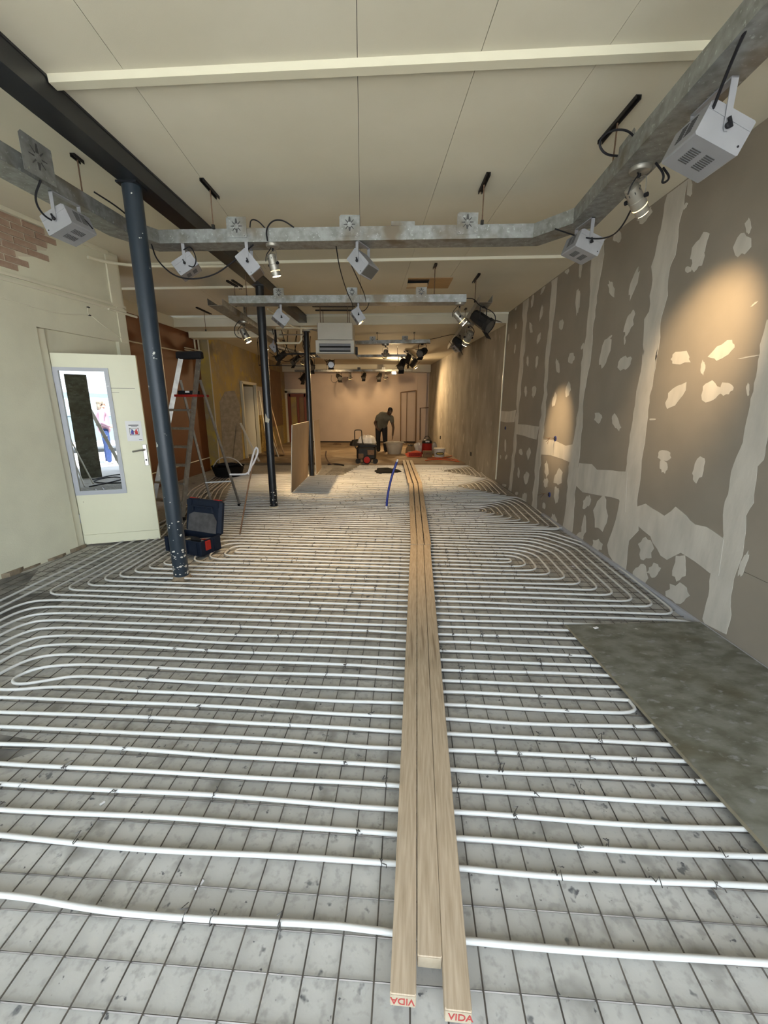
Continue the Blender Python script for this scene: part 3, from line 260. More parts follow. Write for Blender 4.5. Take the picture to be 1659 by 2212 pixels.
BANDS=[[(2.727,2.055),(2.728,2.021),(2.729,1.985),(2.733,1.95),(2.738,1.914),(2.725,1.868),(2.726,1.821),(2.719,1.776),(2.715,1.726),(2.72,1.686),(2.711,1.638),(2.72,1.597),(2.714,1.552),(2.714,1.508),(2.715,1.462),(2.715,1.414),(2.712,1.367),(2.707,1.322),(2.718,1.276),(2.732,1.226),(2.741,1.177),(2.748,1.126),(2.744,1.075),(2.738,1.029),(2.734,0.977),(2.747,0.924),(2.746,0.875),(2.739,0.829),(2.725,0.78),(2.713,0.737),(2.698,0.692),(2.705,0.645),(2.717,0.599),(2.717,0.551),(2.731,0.502),(2.734,0.455),(2.737,0.406),(2.734,0.348),(2.719,0.294),(2.715,0.24),(2.721,0.179),(2.721,0.122),(2.724,0.056),(2.699,0.032),(2.507,0.059),(2.506,0.107),(2.502,0.158),(2.503,0.205),(2.525,0.261),(2.539,0.326),(2.54,0.385),(2.546,0.446),(2.539,0.503),(2.529,0.565),(2.523,0.621),(2.528,0.669),(2.535,0.714),(2.538,0.764),(2.55,0.82),(2.564,0.872),(2.549,0.921),(2.53,0.965),(2.542,1.01),(2.547,1.057),(2.549,1.102),(2.556,1.145),(2.563,1.189),(2.531,1.233),(2.532,1.273),(2.539,1.312),(2.538,1.351),(2.541,1.39),(2.543,1.426),(2.545,1.465),(2.555,1.507),(2.559,1.553),(2.566,1.592),(2.571,1.637),(2.575,1.679),(2.574,1.717),(2.588,1.762),(2.607,1.807),(2.62,1.857),(2.626,1.9),(2.637,1.949),(2.636,1.996),(2.635,2.041)],[(3.954,3.225),(3.973,3.167),(3.966,3.098),(3.969,3.03),(3.972,2.979),(3.992,2.936),(3.994,2.885),(4.001,2.796),(4.032,2.719),(4.004,2.661),(3.981,2.601),(3.979,2.535),(3.989,2.479),(3.961,2.408),(3.963,2.348),(4.019,2.295),(4.003,2.219),(3.988,2.137),(3.982,2.077),(3.956,2.016),(3.946,1.955),(3.946,2.051),(3.966,1.985),(3.952,1.914),(3.951,1.843),(3.96,1.787),(3.966,1.73),(3.974,1.676),(3.969,1.614),(3.964,1.546),(3.971,1.479),(3.962,1.415),(3.966,1.346),(3.973,1.28),(3.962,1.213),(3.964,1.14),(3.965,1.072),(3.951,1.009),(3.954,0.934),(3.965,0.859),(3.965,0.792),(3.979,0.713),(3.98,0.637),(3.983,0.563),(3.998,0.441),(4.034,0.303),(4.062,0.229),(4.084,0.148),(4.036,0.068),(3.898,0.012),(3.706,0.028),(3.713,0.118),(3.726,0.201),(3.731,0.312),(3.664,0.39),(3.612,0.45),(3.633,0.515),(3.655,0.58),(3.684,0.639),(3.705,0.705),(3.71,0.774),(3.706,0.841),(3.708,0.906),(3.717,0.992),(3.733,1.072),(3.732,1.153),(3.726,1.226),(3.734,1.298),(3.74,1.37),(3.741,1.448),(3.756,1.511),(3.753,1.574),(3.766,1.631),(3.746,1.711),(3.755,1.792),(3.746,1.854),(3.748,1.909),(3.757,1.967),(3.756,2.031),(3.768,1.969),(3.767,1.91),(3.752,1.964),(3.744,2.018),(3.747,2.104),(3.765,2.161),(3.776,2.215),(3.773,2.269),(3.756,2.33),(3.734,2.42),(3.752,2.48),(3.763,2.544),(3.764,2.637),(3.746,2.676),(3.718,2.711),(3.719,2.792),(3.72,2.842),(3.733,2.895),(3.736,2.941),(3.725,2.995),(3.708,3.04),(3.719,3.098),(3.722,3.149),(3.717,3.192),(3.722,3.225)],[(5.203,3.225),(5.223,3.225),(5.24,3.185),(5.223,3.111),(5.224,3.039),(5.201,2.957),(5.19,2.874),(5.161,2.794),(5.159,2.721),(5.143,2.636),(5.153,2.561),(5.152,2.482),(5.143,2.403),(5.133,2.328),(5.148,2.263),(5.172,2.186),(5.157,2.109),(5.183,2.038),(5.162,1.961),(5.157,1.88),(5.143,1.803),(5.137,1.719),(5.127,1.642),(5.112,1.568),(5.111,1.488),(5.139,1.401),(5.12,1.321),(5.134,1.238),(5.14,1.159),(5.165,1.074),(5.187,0.979),(5.166,0.901),(5.205,0.81),(5.179,0.721),(5.193,0.623),(5.152,0.546),(5.161,0.45),(5.142,0.359),(5.146,0.264),(5.15,0.141),(5.173,0.013),(4.888,0.034),(4.889,0.13),(4.895,0.231),(4.917,0.323),(4.915,0.416),(4.951,0.505),(4.933,0.598),(4.961,0.679),(4.945,0.762),(4.943,0.846),(4.933,0.957),(4.946,1.067),(4.96,1.141),(4.966,1.224),(4.952,1.304),(4.972,1.379),(4.982,1.456),(5.01,1.537),(5.015,1.62),(5.012,1.692),(4.995,1.769),(4.992,1.841),(4.98,1.921),(4.955,1.989),(4.952,2.066),(4.96,2.141),(4.956,2.209),(4.969,2.285),(4.988,2.357),(4.989,2.425),(4.969,2.494),(4.989,2.568),(4.974,2.636),(4.99,2.711),(4.971,2.773),(4.973,2.838),(4.959,2.905),(4.947,2.968),(4.948,3.03),(4.935,3.092),(4.963,3.165),(4.973,3.225),(4.985,3.225)],[(6.411,3.225),(6.384,3.153),(6.377,3.066),(6.392,2.988),(6.374,2.901),(6.376,2.819),(6.355,2.726),(6.335,2.627),(6.36,2.534),(6.355,2.437),(6.377,2.339),(6.373,2.245),(6.371,2.142),(6.327,2.034),(6.324,1.931),(6.322,1.833),(6.283,1.725),(6.31,1.62),(6.343,1.519),(6.301,1.41),(6.35,1.303),(6.338,1.194),(6.353,1.094),(6.334,0.989),(6.356,0.889),(6.37,0.779),(6.374,0.671),(6.373,0.572),(6.323,0.469),(6.337,0.36),(6.371,0.227),(6.326,0.111),(6.357,0.012),(6.129,0.012),(6.141,0.082),(6.162,0.185),(6.148,0.295),(6.151,0.396),(6.167,0.496),(6.177,0.596),(6.132,0.712),(6.175,0.8),(6.126,0.946),(6.157,1.078),(6.134,1.184),(6.17,1.284),(6.139,1.393),(6.146,1.491),(6.182,1.593),(6.147,1.695),(6.206,1.805),(6.191,1.898),(6.204,2.0),(6.22,2.099),(6.225,2.2),(6.203,2.294),(6.201,2.395),(6.199,2.489),(6.211,2.588),(6.2,2.668),(6.179,2.756),(6.175,2.834),(6.178,2.927),(6.181,3.02),(6.198,3.128),(6.197,3.219)],[(7.655,3.225),(7.636,3.125),(7.637,3.014),(7.553,2.887),(7.551,2.768),(7.554,2.664),(7.573,2.551),(7.586,2.432),(7.589,2.309),(7.558,2.191),(7.579,2.074),(7.587,1.948),(7.588,1.824),(7.57,1.696),(7.566,1.57),(7.505,1.444),(7.566,1.33),(7.545,1.217),(7.547,1.106),(7.563,0.986),(7.553,0.868),(7.525,0.759),(7.585,0.636),(7.571,0.509),(7.579,0.384),(7.608,0.236),(7.587,0.111),(7.651,0.012),(7.452,0.012),(7.442,0.1),(7.432,0.236),(7.43,0.365),(7.383,0.49),(7.431,0.623),(7.372,0.755),(7.366,0.887),(7.414,1.011),(7.426,1.138),(7.38,1.254),(7.379,1.369),(7.415,1.485),(7.406,1.604),(7.354,1.73),(7.397,1.852),(7.392,1.97),(7.348,2.086),(7.357,2.197),(7.396,2.326),(7.33,2.424),(7.347,2.54),(7.384,2.664),(7.402,2.782),(7.364,2.888),(7.391,3.008),(7.338,3.107),(7.352,3.224)],[(8.631,1.436),(8.008,1.432),(7.549,1.465),(7.6,1.256),(8.102,1.227),(8.626,1.235)],[(7.452,1.225),(6.981,1.238),(6.651,1.237),(6.352,1.238),(6.417,1.042),(6.714,1.043),(7.033,1.057),(7.486,1.052)],[(6.186,1.076),(5.959,1.075),(5.713,1.084),(5.35,1.048),(5.119,1.091),(5.055,0.852),(5.241,0.864),(5.412,0.873),(5.795,0.872),(6.161,0.844)],[(4.923,0.885),(4.621,0.915),(4.491,0.872),(4.343,0.892),(4.177,0.913),(4.06,0.922),(3.924,0.941),(3.854,0.561),(3.931,0.609),(3.993,0.654),(4.14,0.645),(4.302,0.622),(4.449,0.603),(4.607,0.586),(4.748,0.568),(4.972,0.62)],[(3.684,0.658),(3.573,0.711),(3.477,0.693),(3.387,0.683),(3.308,0.671),(3.242,0.726),(3.2,0.775),(3.125,0.755),(3.068,0.738),(3.024,0.713),(2.965,0.697),(2.855,0.711),(2.792,0.701),(2.743,0.689),(2.69,0.678),(2.665,0.416),(2.745,0.404),(2.822,0.419),(2.897,0.431),(2.97,0.438),(3.053,0.443),(3.118,0.391),(3.188,0.332),(3.268,0.338),(3.325,0.378),(3.393,0.409),(3.435,0.452),(3.549,0.472),(3.654,0.496)]]
# ================================================================ STRUCTURE
TH=-.0547; CT,ST=math.cos(TH),math.sin(TH); U0,V0=-.67,.7833
def mesh_to_world(a,bm): return (a*CT-bm*ST, a*ST+bm*CT)
def AB(a,k,z=0):                       # a: metres across, k: pipe row number (0.1 m pitch)
    x,y=mesh_to_world(a,V0+.1015+.1*k); return Vector((x,y,z))
XL=lambda Y:-3.35+.183*(Y-4.5)
ZC=3.2376; FZ=-.014
def quadslab(p,z0,z1,name,m,parent=None,**k):
    return MB().prism([(x,y,z0) for x,y in p],(0,0,z1-z0)).build(name,m,parent,**k)
floor=struct(quadslab([(-5.2,-1.3),(2.6,-1.3),(2.6,18),(-5.2,18)],FZ-.2,FZ,'floor',m_floor))
plat=struct(quadslab([(-4.05,10.98),(2.14,11.1),(1.75,17.6),(-4.05,17.6)],FZ,.035,'floor_1',m_plat))
pave=struct(quadslab([(-14,-16),(12,-16),(12,-1.3),(-14,-1.3)],FZ-.25,FZ-.02,'floor_2',m_pave))
# ceiling: separate panels with open joints under a dark void
ceil=struct(quadslab([(-5.2,-1.3),(2.6,-1.3),(2.6,9.3),(-5.2,9.3)],3.5,3.6,'ceiling',m_void))
sx=lambda i,Y:-.155+.613*i-.055*(Y-2.64)
yb=lambda x,c:c-.0624*x
rows_y=[-1.3,-.32,2.62,5.56,8.62]
def panel(x0,x1,c0,c1,m=m_ceil,name='ceiling_panel',z=ZC,g=.0015):
    q=[]
    for (xf,c) in ((x0,c0),(x1,c0),(x1,c1),(x0,c1)):
        x=xf(c) if callable(xf) else xf; q.append((x,yb(x,c) if c>-1 else c))
    gx=g
    q=[(q[0][0]+gx,q[0][1]+gx),(q[1][0]-gx,q[1][1]+gx),(q[2][0]-gx,q[2][1]-gx),(q[3][0]+gx,q[3][1]-gx)]
    return quadslab(q,z,z+.014,name,m,ceil)
HY0,HY1=6.36,6.85
for r in range(4):
    c0,c1=rows_y[r],rows_y[r+1]
    for i,i2 in ((-8,-4),(-4,-2),(-2,0),(0,1),(1,2),(2,4)):
        fa=(lambda c,i=i:sx(i,c)); fb=(lambda c,i2=i2:sx(i2,c))
        if i==-8: fa=-5.2
        if i2==4: fb=2.5
        if r==3 and i==1:
            panel(fa,fb,c0,HY0); panel(fa,fb,HY1,c1)
            panel(fa,.30,HY0,HY1); panel(.60,fb,HY0,HY1)
        else: panel(fa,fb,c0,c1)
hc=MB().prism([(.60,6.30,ZC-.012),(.91,6.29,ZC-.012),(.91,6.80,ZC-.012),(.60,6.81,ZC-.012)],(0,0,.01)).build('hatch_cover',m_ply,ceil)
for k,y in enumerate((6.44,6.66)):
    MB().box((.45,y,3.36),(.36,.05,.12)).build('joist',m_joist,ceil)
MB().prism([(.295,6.33,ZC-.004),(.605,6.31,ZC-.004),(.605,6.35,ZC-.004),(.295,6.37,ZC-.004)],(0,0,.06)).build('hatch_frame',m_ply,ceil)
MB().prism([(.295,6.80,ZC-.004),(.605,6.78,ZC-.004),(.605,6.82,ZC-.004),(.295,6.84,ZC-.004)],(0,0,.06)).build('hatch_frame',m_ply,ceil)
def batten(x0,x1,c,wd,h,name):
    p=[(x0,yb(x0,c)-wd/2),(x1,yb(x1,c)-wd/2),(x1,yb(x1,c)+wd/2),(x0,yb(x0,c)+wd/2)]
    bm=MB(); z0=ZC-h
    sec=[(-wd/2,ZC),(-wd/2+.006,z0),(wd/2-.02,z0),(wd/2,ZC)]
    A=[(x0,yb(x0,c)+s,z) for s,z in sec]; bm.prism(A,(x1-x0,yb(x1,c)-yb(x0,c),0))
    return struct(bm.build(name,m_trim))
batten(-1.80,2.3,2.62,.085,.035,'trim_1'); batten(-3.2,2.3,5.56,.05,.03,'trim_2'); batten(-4.5,-1.75,6.62,.05,.03,'trim_3'); batten(-4.4,2.3,-.32,.085,.035,'trim_4')
# lower rear ceiling with its downstand
sof=lambda x:8.70-.08*x
struct(MB().prism([(-4.6,sof(-4.6),3.055),(2.42,sof(2.42),3.055),(2.42,18,3.055),(-4.6,18,3.055)],(0,0,.4)).build('ceiling_1',m_ceil))
struct(MB().prism([(-4.5,sof(-4.5)-.02,ZC-.03),(2.3,sof(2.3)-.02,ZC-.03),(2.3,sof(2.3)+.01,ZC-.03),(-4.5,sof(-4.5)+.01,ZC-.03)],(0,0,.03)).build('trim_5',m_trim))
struct(MB().prism([(-4.25,9.55,2.93),(-2.2,9.45,2.93),(-2.2,9.75,2.93),(-4.25,9.85,2.93)],(0,0,.126)).build('trim_6',m_trim))
struct(MB().box((-1.2,17.15,2.92),(6.2,.34,.28)).build('trim_7',m_trim))
# right wall: plasterboards with open joints, bands and dabs of filler on them
wr=struct(MB().box((2.39,3.62,1.6),(.15,9.84,3.24)).build('wall_right',m_dry))
js=[-1.3,.27,1.47,2.68,3.85,5.1,6.3,7.5,8.535]; hz=[0,.45,.55,.74,.96,1.14,1.34,1.4]
zs=[.5,.5,.52,.56,.74,.96,1.14,1.34]
for i in range(8):
    a,b=js[i]+.0015,js[i+1]-.0015
    for z0,z1 in ((.012,zs[i]-.0015),(zs[i]+.0015,3.236)):
        MB().box((2.307,(a+b)/2,(z0+z1)/2),(.0145,b-a,z1-z0)).build('plasterboard',m_dry,wr)
def flat_on_right(P,t,name,m=m_fill):
    return MB().prism([(2.2998,y,z) for y,z in P],(-t,0,0)).build(name,m,wr)
for i,P in enumerate(BANDS): flat_on_right(P,.0016+.00025*i,'filled_joint')
for i,P in enumerate(PATCHES): flat_on_right(P,.0008+.000012*i,'filler_dab')
flat_on_right([(.12,.02),(.44,.02),(.42,3.22),(.15,3.22)],.0016,'filled_joint'); flat_on_right([(1.33,.02),(1.6,.02),(1.58,3.22),(1.36,3.22)],.0016,'filled_joint')
struct(MB().box((2.285,2.9,.008),(.026,5.9,.045)).build('baseboard_right',m_steelframe))
struct(MB().box((2.296,8.545,1.6),(.03,.03,3.1)).build('trim_8',m_trim))
# concrete wall behind
wc=[(2.31,8.55),(1.70,17.4),(1.9,17.4),(2.55,8.55)]
wrr=struct(MB().prism([(x,y,FZ) for x,y in wc],(0,0,3.07)).build('wall_right_rear',m_conc))
# left wall: near part, recess with the door, brick patch
def lw(Y,d=0):    # point on left wall, d metres proud into the room
    n=Vector((.9837,-.18,0)); return Vector((XL(Y),Y,0))+n*d
def lwpoly(Y0,Y1,z0,z1,d0,d1,name,m,parent=None):
    p=[lw(Y0,d0),lw(Y1,d0),lw(Y1,d1),lw(Y0,d1)]
    return MB().prism([(q.x,q.y,z0) for q in p],(0,0,z1-z0)).build(name,m,parent)
wl=struct(lwpoly(-1.3,4.31,FZ,3.24,-.9,0,'wall_left',m_cream))
bm=MB()
p=[lw(4.31,-.9),lw(5.46,-.9),lw(5.46,0),lw(4.31,0)]; bm.prism([(q.x,q.y,2.27) for q in p],(0,0,.97))
lin=bm.build('lintel_wall',m_cream,wl)
lwpoly(4.31,5.46,FZ,2.27,-.9,-.045,'recess_wall',m_cream,wl)
lwpoly(5.30,5.46,FZ,2.27,-.045,0,'pier',m_cream,wl)
lwpoly(5.27,5.42,2.66,3.20,0,.018,'corner_strip',m_trim,wl); lwpoly(5.33,5.44,2.27,2.66,0,.012,'corner_strip',m_trim,wl)
lwpoly(-1.2,5.30,3.195,3.235,0,.03,'top_pipe_cover',m_trim,wl)
for z in (2.675,2.625): lwpoly(-1.2,5.46,z-.012,z+.012,.0,.024,'wall_rail',m_trim,wl)
MB().tube([lw(5.2,.015)+Vector((0,0,2.612)),lw(5.62,.02)+Vector((0,0,2.60))],.014,8).build('pipe_end',m_trim,wl)
for k in range(13):     # chipped footing
    y=1.4+k*.23+random.uniform(-.05,.05); hh=random.uniform(.012,.045)
    q=[lw(y,0),lw(y+.2,0),lw(y+.14,random.uniform(.012,.03)),lw(y+.05,random.uniform(.012,.04))]
    MB().prism([(v.x,v.y,FZ) for v in q],(0,0,hh)).build('broken_footing',m_lead,wl)
# exposed bricks
bk=MB().box((0,0,0),(.208,.016,.05)).mesh('brick',m_brick); ang=math.atan2(1,.183)
q=[lw(y,.0006)+Vector((0,0,z)) for y,z in ((2.6,2.72),(3.9,2.70),(4.15,2.74),(4.3,2.80),(4.26,2.86),(4.44,2.91),(4.42,2.97),(4.56,3.0),(4.6,3.1),(4.66,3.19),(2.6,3.19))]
MB().prism(q,(.0012,-.0002,0)).build('bare_mortar',m_mortar,wl)
for r_ in range(8):
    z=2.755+.0585*r_; lim=4.34+.045*r_-(.12 if r_<3 else 0)
    y=2.6+(.11 if r_%2 else 0)
    while y<lim:
        q=lw(y,.002+random.uniform(-.002,.003)); piece(bk,'brick',wl,(q.x,q.y,z),(0,0,ang)); y+=.219
# orange wall and yellow wall
struct(MB().prism([(-4.50,5.2,FZ),(-4.27,10.3,FZ),(-4.9,10.3,FZ),(-5.1,5.2,FZ)],(0,0,3.26)).build('wall_orange',m_orange))
struct(MB().prism([(-4.485,5.5,3.05),(-4.29,9.9,3.05),(-4.26,9.9,3.05),(-4.455,5.5,3.05)],(0,0,.19)).build('trim_9',m_trim))
for p in ([(-4.44,5.6,2.52),(-4.37,7.3,2.575),(-4.34,8.3,2.595),(-4.24,10.05,2.63)],[(-4.25,9.3,2.70),(-4.22,10.05,2.72)],[(-4.25,9.3,2.66),(-4.22,10.05,2.675)],[(-4.44,5.6,.28),(-4.26,10.0,.30)]):
    struct(MB().tube(p,.013,8).build('trim_10',m_trim))
struct(MB().tube([(-4.27,9.85,3.05),(-4.26,9.84,2.62)],.02,8).build('trim_11',m_trim)); struct(MB().tube([(-4.23,9.95,3.05),(-4.22,9.94,2.62)],.02,8).build('trim_12',m_trim))
wy=struct(MB().prism([(-4.05,10.05,FZ),(-4.05,11.95,FZ),(-4.7,11.95,FZ),(-4.7,10.05,FZ)],(0,0,3.1)).build('wall_yellow',m_yellow))
MB().prism([(-4.05,13.3,FZ),(-4.05,17.5,FZ),(-4.7,17.5,FZ),(-4.7,13.3,FZ)],(0,0,3.1)).build('far_wall',m_yellow,wy)
MB().prism([(-4.05,11.95,2.12),(-4.05,13.3,2.12),(-4.7,13.3,2.12),(-4.7,11.95,2.12)],(0,0,.95)).build('over_door_wall',m_yellow,wy)
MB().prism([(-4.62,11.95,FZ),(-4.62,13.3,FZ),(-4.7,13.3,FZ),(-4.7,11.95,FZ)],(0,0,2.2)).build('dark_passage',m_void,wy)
MB().prism([(-4.049,10.3,.0),(-4.049,11.75,0),(-4.049,11.8,1.55),(-4.049,11.5,1.9),(-4.049,10.8,1.85),(-4.049,10.4,1.6)],(.004,0,0)).build('render_patch',m_grey_patch,wy)
MB().box((-4.045,10.045,1.5),(.02,.02,3.0)).build('corner_trim',m_mortar,wy)
tl=MB().box((0,0,0),(.012,.145,.145)).mesh('tile',m_tile)
for i in range(4):
    for j in range(6): piece(tl,'tile',wy,(-4.046,13.5+.15*i,1.27+.15*j))
yb_=MB().box((0,0,0),(.014,.2,.055)).mesh('brick',m_ybrick)
for j in range(18):
    for i in range(3): piece(yb_,'brick',wy,(-4.045,13.5+.212*i+(.1 if j%2 else 0),.06+.066*j))
for j in range(26):
    for i in range(3): piece(yb_,'brick',wy,(-4.045,16.75+.212*i+(.1 if j%2 else 0),.08+.066*j))
MB().box((-4.03,15.75,1.75),(.03,1.5,1.95)).build('brown_panel',m_brown,wy)
# door frame in the yellow wall, door leaf ajar in it
d2=thing('door_frame','pale wooden door frame with narrow ajar leaf in the stripped yellow wall','door frame',(-4.03,12.0,.0))
sh=d2.location
for y in (12.0,13.27): MB(sh).box((-4.03,y,1.07),(.09,.07,2.14)).build('jamb',m_trim,d2)
MB(sh).box((-4.03,12.63,2.14),(.09,1.34,.07)).build('head',m_trim,d2)
lf=MB(sh).box((-4.32,13.12,1.04),(.50,.045,2.06),Matrix.Rotation(R(28),3,'Z')).build('leaf',m_trim,d2)
MB(sh).tube([(-4.50,13.0,1.05),(-4.49,12.94,1.05),(-4.40,12.96,1.05)],.012,8).build('handle',m_chrome,lf)
# back wall
bw=struct(MB().prism([(-4.2,17.25,FZ),(1.9,17.25,FZ),(1.9,17.6,FZ),(-4.2,17.6,FZ)],(0,0,3.1)).build('wall_back',m_back))
MB().box((1.42,17.2,1.5),(.36,.12,3.0)).build('pilaster',m_back,bw)
MB().box((-1.2,17.24,.06),(5.6,.03,.05)).build('skirting_line',m_void,bw)
d3=thing('inner_door','mahogany framed glazed door in the back wall left of the room','door',(-3.55,17.22,.03))
sh=d3.location
for x in (-4.0,-3.12): MB(sh).box((x,17.22,1.03),(.10,.08,2.06)).build('outer_frame',m_trim,d3)
MB(sh).box((-3.56,17.22,2.06),(.98,.08,.14)).build('outer_frame',m_trim,d3)
for x in (-3.89,-3.23): MB(sh).box((x,17.2,1.0),(.12,.07,1.92)).build('stile',m_mahog,d3)
for z in (1.9,.1): MB(sh).box((-3.56,17.2,z),(.66,.07,.12 if z>1 else .2)).build('rail',m_mahog,d3)
MB(sh).box((-3.54,17.2,1.0),(.09,.05,1.8)).build('mullion',m_mahog,d3)
MB(sh).box((-3.71,17.215,1.0),(.26,.02,1.75)).build('pane',m_yellow,d3); MB(sh).box((-3.38,17.215,1.0),(.22,.02,1.75)).build('pane',m_brown,d3)
# front: shopfront opening behind the camera
wf=struct(MB().box((-1.1,-1.24,3.05),(8.4,.12,.66)).build('wall_front',m_cream))
MB().box((-4.55,-1.24,1.4),(.75,.12,2.8)).build('pier',m_cream,wf); MB().box((2.34,-1.24,1.4),(.3,.12,2.8)).build('pier',m_cream,wf)
# steel beam and its three columns
bc=lambda Y:-1.792+.039*(Y-5)
zb=3.105
bm=MB(); Y0,Y1=-1.15,9.1
sec=[(-.08,zb),(.08,zb),(.08,zb+.012),(.074,zb+.016),(.074,3.222),(.08,3.224),(.08,3.236),(-.08,3.236),(-.08,3.224),(-.074,3.222),(-.074,zb+.016),(-.08,zb+.012)]
bm.prism([(bc(Y0)+x,Y0,z) for x,z in sec],(bc(Y1)-bc(Y0),Y1-Y0,0))
be=bm.build('steel_beam',m_paintsteel); tag(be,'long dark anthracite steel beam running along the ceiling over the columns','beam')
COLS=[(-1.876,3.536,.066,'near anthracite round steel column with chipped paint in front of the toolbox'),(-1.726,6.209,.057,'middle anthracite steel column with a pale scuff between ladder and board'),(-1.631,9.051,.056,'far anthracite steel column behind the leaning beige board')]
for i,(x,y,r,lab) in enumerate(COLS):
    t=thing('steel_column',lab,'column',(x,y,FZ))
    top=zb if i<2 else 2.98
    MB((x,y,FZ)).cyl((x,y,FZ),(x,y,top),r,n=28).build('shaft',m_colpaint if i==0 else m_paintsteel,t,smooth=True)
    MB((x,y,FZ)).lathe([(r+.022,FZ),(r+.02,FZ+.015),(r+.010,FZ+.032),(r+.002,FZ+.045)],(x,y,0),14).build('mortar_collar',m_lead if i!=1 else m_mortar,t)
    MB((x,y,FZ)).box((x,y,top-.006),(.15,.15,.012) if i<2 else (.15,.15,.012)).build('cap_plate',m_paintsteel,t)
    if i<2:
        ch=MB((x,y,FZ)); rc=random.Random(i+4)
        for k in range(70 if i==0 else 16):
            zz=(rc.uniform(.05,.30) if k<46 else rc.gauss(.52,.02) if k<56 else rc.uniform(.1,1.9)); q=rc.uniform(math.pi,2*math.pi); s_=rc.uniform(.003,.011)*(1.3 if k<30 else .8)
            o=[]
            for m_ in range(6):
                e=m_*math.pi/3; dq=s_*math.cos(e)*rc.uniform(.6,1.3)/r; o.append((x+(r+.0012)*math.cos(q+dq),y+(r+.0012)*math.sin(q+dq),zz+s_*.8*math.sin(e)*rc.uniform(.6,1.3)))
            ch.add(o,[(0,1,2,3,4,5)])
        ch.build('paint_chips',m_fill,t,kind='stuff')
    if i==1: MB((x,y,FZ)).prism([(x-.03,y-r-.001,1.30),(x+.02,y-r-.001,1.29),(x+.035,y-r+.006,1.34),(x+.005,y-r-.001,1.36),(x-.02,y-r-.001,1.42)],(0,-.002,0)).build('pale_scuff',m_mortar,t)
    if i==2: MB((x,y,FZ)).box((x,y,3.02),(.16,.1,.08)).build('packing_block',m_trim,t)

for P in ([(-3.72,2.3),(-3.1,2.35),(-2.75,2.75),(-2.62,3.05),(-2.85,3.25),(-3.1,3.2),(-3.38,3.75),(-3.52,3.6)],[(-2.45,1.5),(-2.05,1.42),(-1.75,1.5),(-1.55,1.62),(-1.9,1.68),(-2.2,1.66)]):
    MB().prism([(x,y,FZ) for x,y in P],(0,0,.0012)).build('damp_patch',m_dirt,floor)
# ================================================================ FLOOR HEATING
def zrow(): return .0115
# welded mesh
mesh=thing('reinforcing_mesh','rusty steel reinforcing mesh lying on the floor under the white pipes','mesh',(0,0,0))
wm={}
for j in range(-6,103):
    bmv=V0+.1*j
    if bmv>10.2: continue
    xr=2.24; aL=-3.62+max(0,(bmv-2.5))*.10; 
    if bmv>5.3: aL=-3.2-.3*(bmv-5.3)
    if bmv>9: aL=-1.9
    x0,y0=mesh_to_world(aL,bmv)
    while y0<5.5 and x0<XL(y0)+.04: aL+=.02; x0,y0=mesh_to_world(aL,bmv)
    # right end at the wall
    lim=2.27 if bmv<8.6 else 2.25-.07*(bmv-8.6)
    a=(lim+bmv*ST)/CT; x1,y1=mesh_to_world(a,bmv)
    MB().tube([(x0,y0,-.0022),((x0+x1)/2,(y0+y1)/2,-.0022),(x1,y1,-.0022)],.0026,5).build('wire',m_wire,mesh,smooth=True)
for i in range(-30,31):
    a=U0+.1*i
    b0=.18; b1=10.0 if a>-1.9 else 9.0
    if a<-2.2: b1=5.2+(a+3.4)*2.2 if a>-3.4 else 4.2
    b1=max(b1,2.0)
    # clip at the slanted left wall
    P=[]
    n=60
    for k in range(n+1):
        x,y=mesh_to_world(a,b0+(b1-b0)*k/n)
        if x<XL(y)+.05 and y<5.5:
            if P: break
            continue
        if x>(2.26 if y<8.4 else 2.22-.07*(y-8.4)): break
        P.append((x,y,.0024))
    if len(P)>1: MB().tube([P[0],P[-1]],.0026,5).build('wire',m_wire,mesh,smooth=True)
# pipes: the two halves of each row meet under the timber boards
def catmull(P,step=.035):
    out=[]; P=[Vector(p) for p in P]
    return smoothpath(P,2)
def wob(P,amp=.007,seed=0):
    rnd=random.Random(seed); ph=[rnd.uniform(0,6.28) for _ in range(3)]
    o=[]; s=0; L=sum((b-a).length for a,b in zip(P[:-1],P[1:]))
    for i,p in enumerate(P):
        if i: s+=(p-P[i-1]).length
        e=min(1,s/.3,(L-s)/.3)
        d=(math.sin(s*2.6+ph[0])+.6*math.sin(s*5.1+ph[1]))*amp*max(0,e)
        o.append(p+Vector((0,d,abs(math.sin(s*1.9+ph[2]))*.004*max(0,e))))
    return o
def dense(P,st=.12):
    o=[P[0]]
    for a,b in zip(P[:-1],P[1:]):
        n=max(1,int((b-a).length/st))
        for i in range(1,n+1): o.append(a+(b-a)*i/n)
    return o
PR=.0092
def run(root,ab,seed,corner=True,amp=.006):
    P=[AB(a,k,.0118) for a,k in ab]
    if corner:
        Q=[P[0]]
        for i in range(1,len(P)-1): Q.append(P[i])
        Q.append(P[-1]); P=Q
        # round the corners
        out=[P[0]]
        for i in range(1,len(P)-1):
            p,q,r_=P[i-1],P[i],P[i+1]
            rad=ab_rad
            l1=min(rad,(q-p).length*.5); l2=min(rad,(r_-q).length*.5)
            A=q+(p-q).normalized()*l1; B=q+(r_-q).normalized()*l2
            for t in (0,.2,.4,.6,.8,1): out.append(A*(1-t)**2+q*2*t*(1-t)+B*t*t)
        out.append(P[-1]); P=out
    P=wob(dense(P),amp,seed)
    return MB().tube(P,PR,12).build('pipe_loop',m_pipe,root,smooth=True)
ab_rad=.13
labels=['white floor heating pipe nearest the shop entrance, looping round the grey sheet','white floor heating pipe coiling beside the toolbox and the front right wall','white floor heating pipe under the ladder and middle column, right coil beyond','white floor heating pipe around the blue tube, small right coil','farthest white floor heating pipe ending at the brown raised floor']
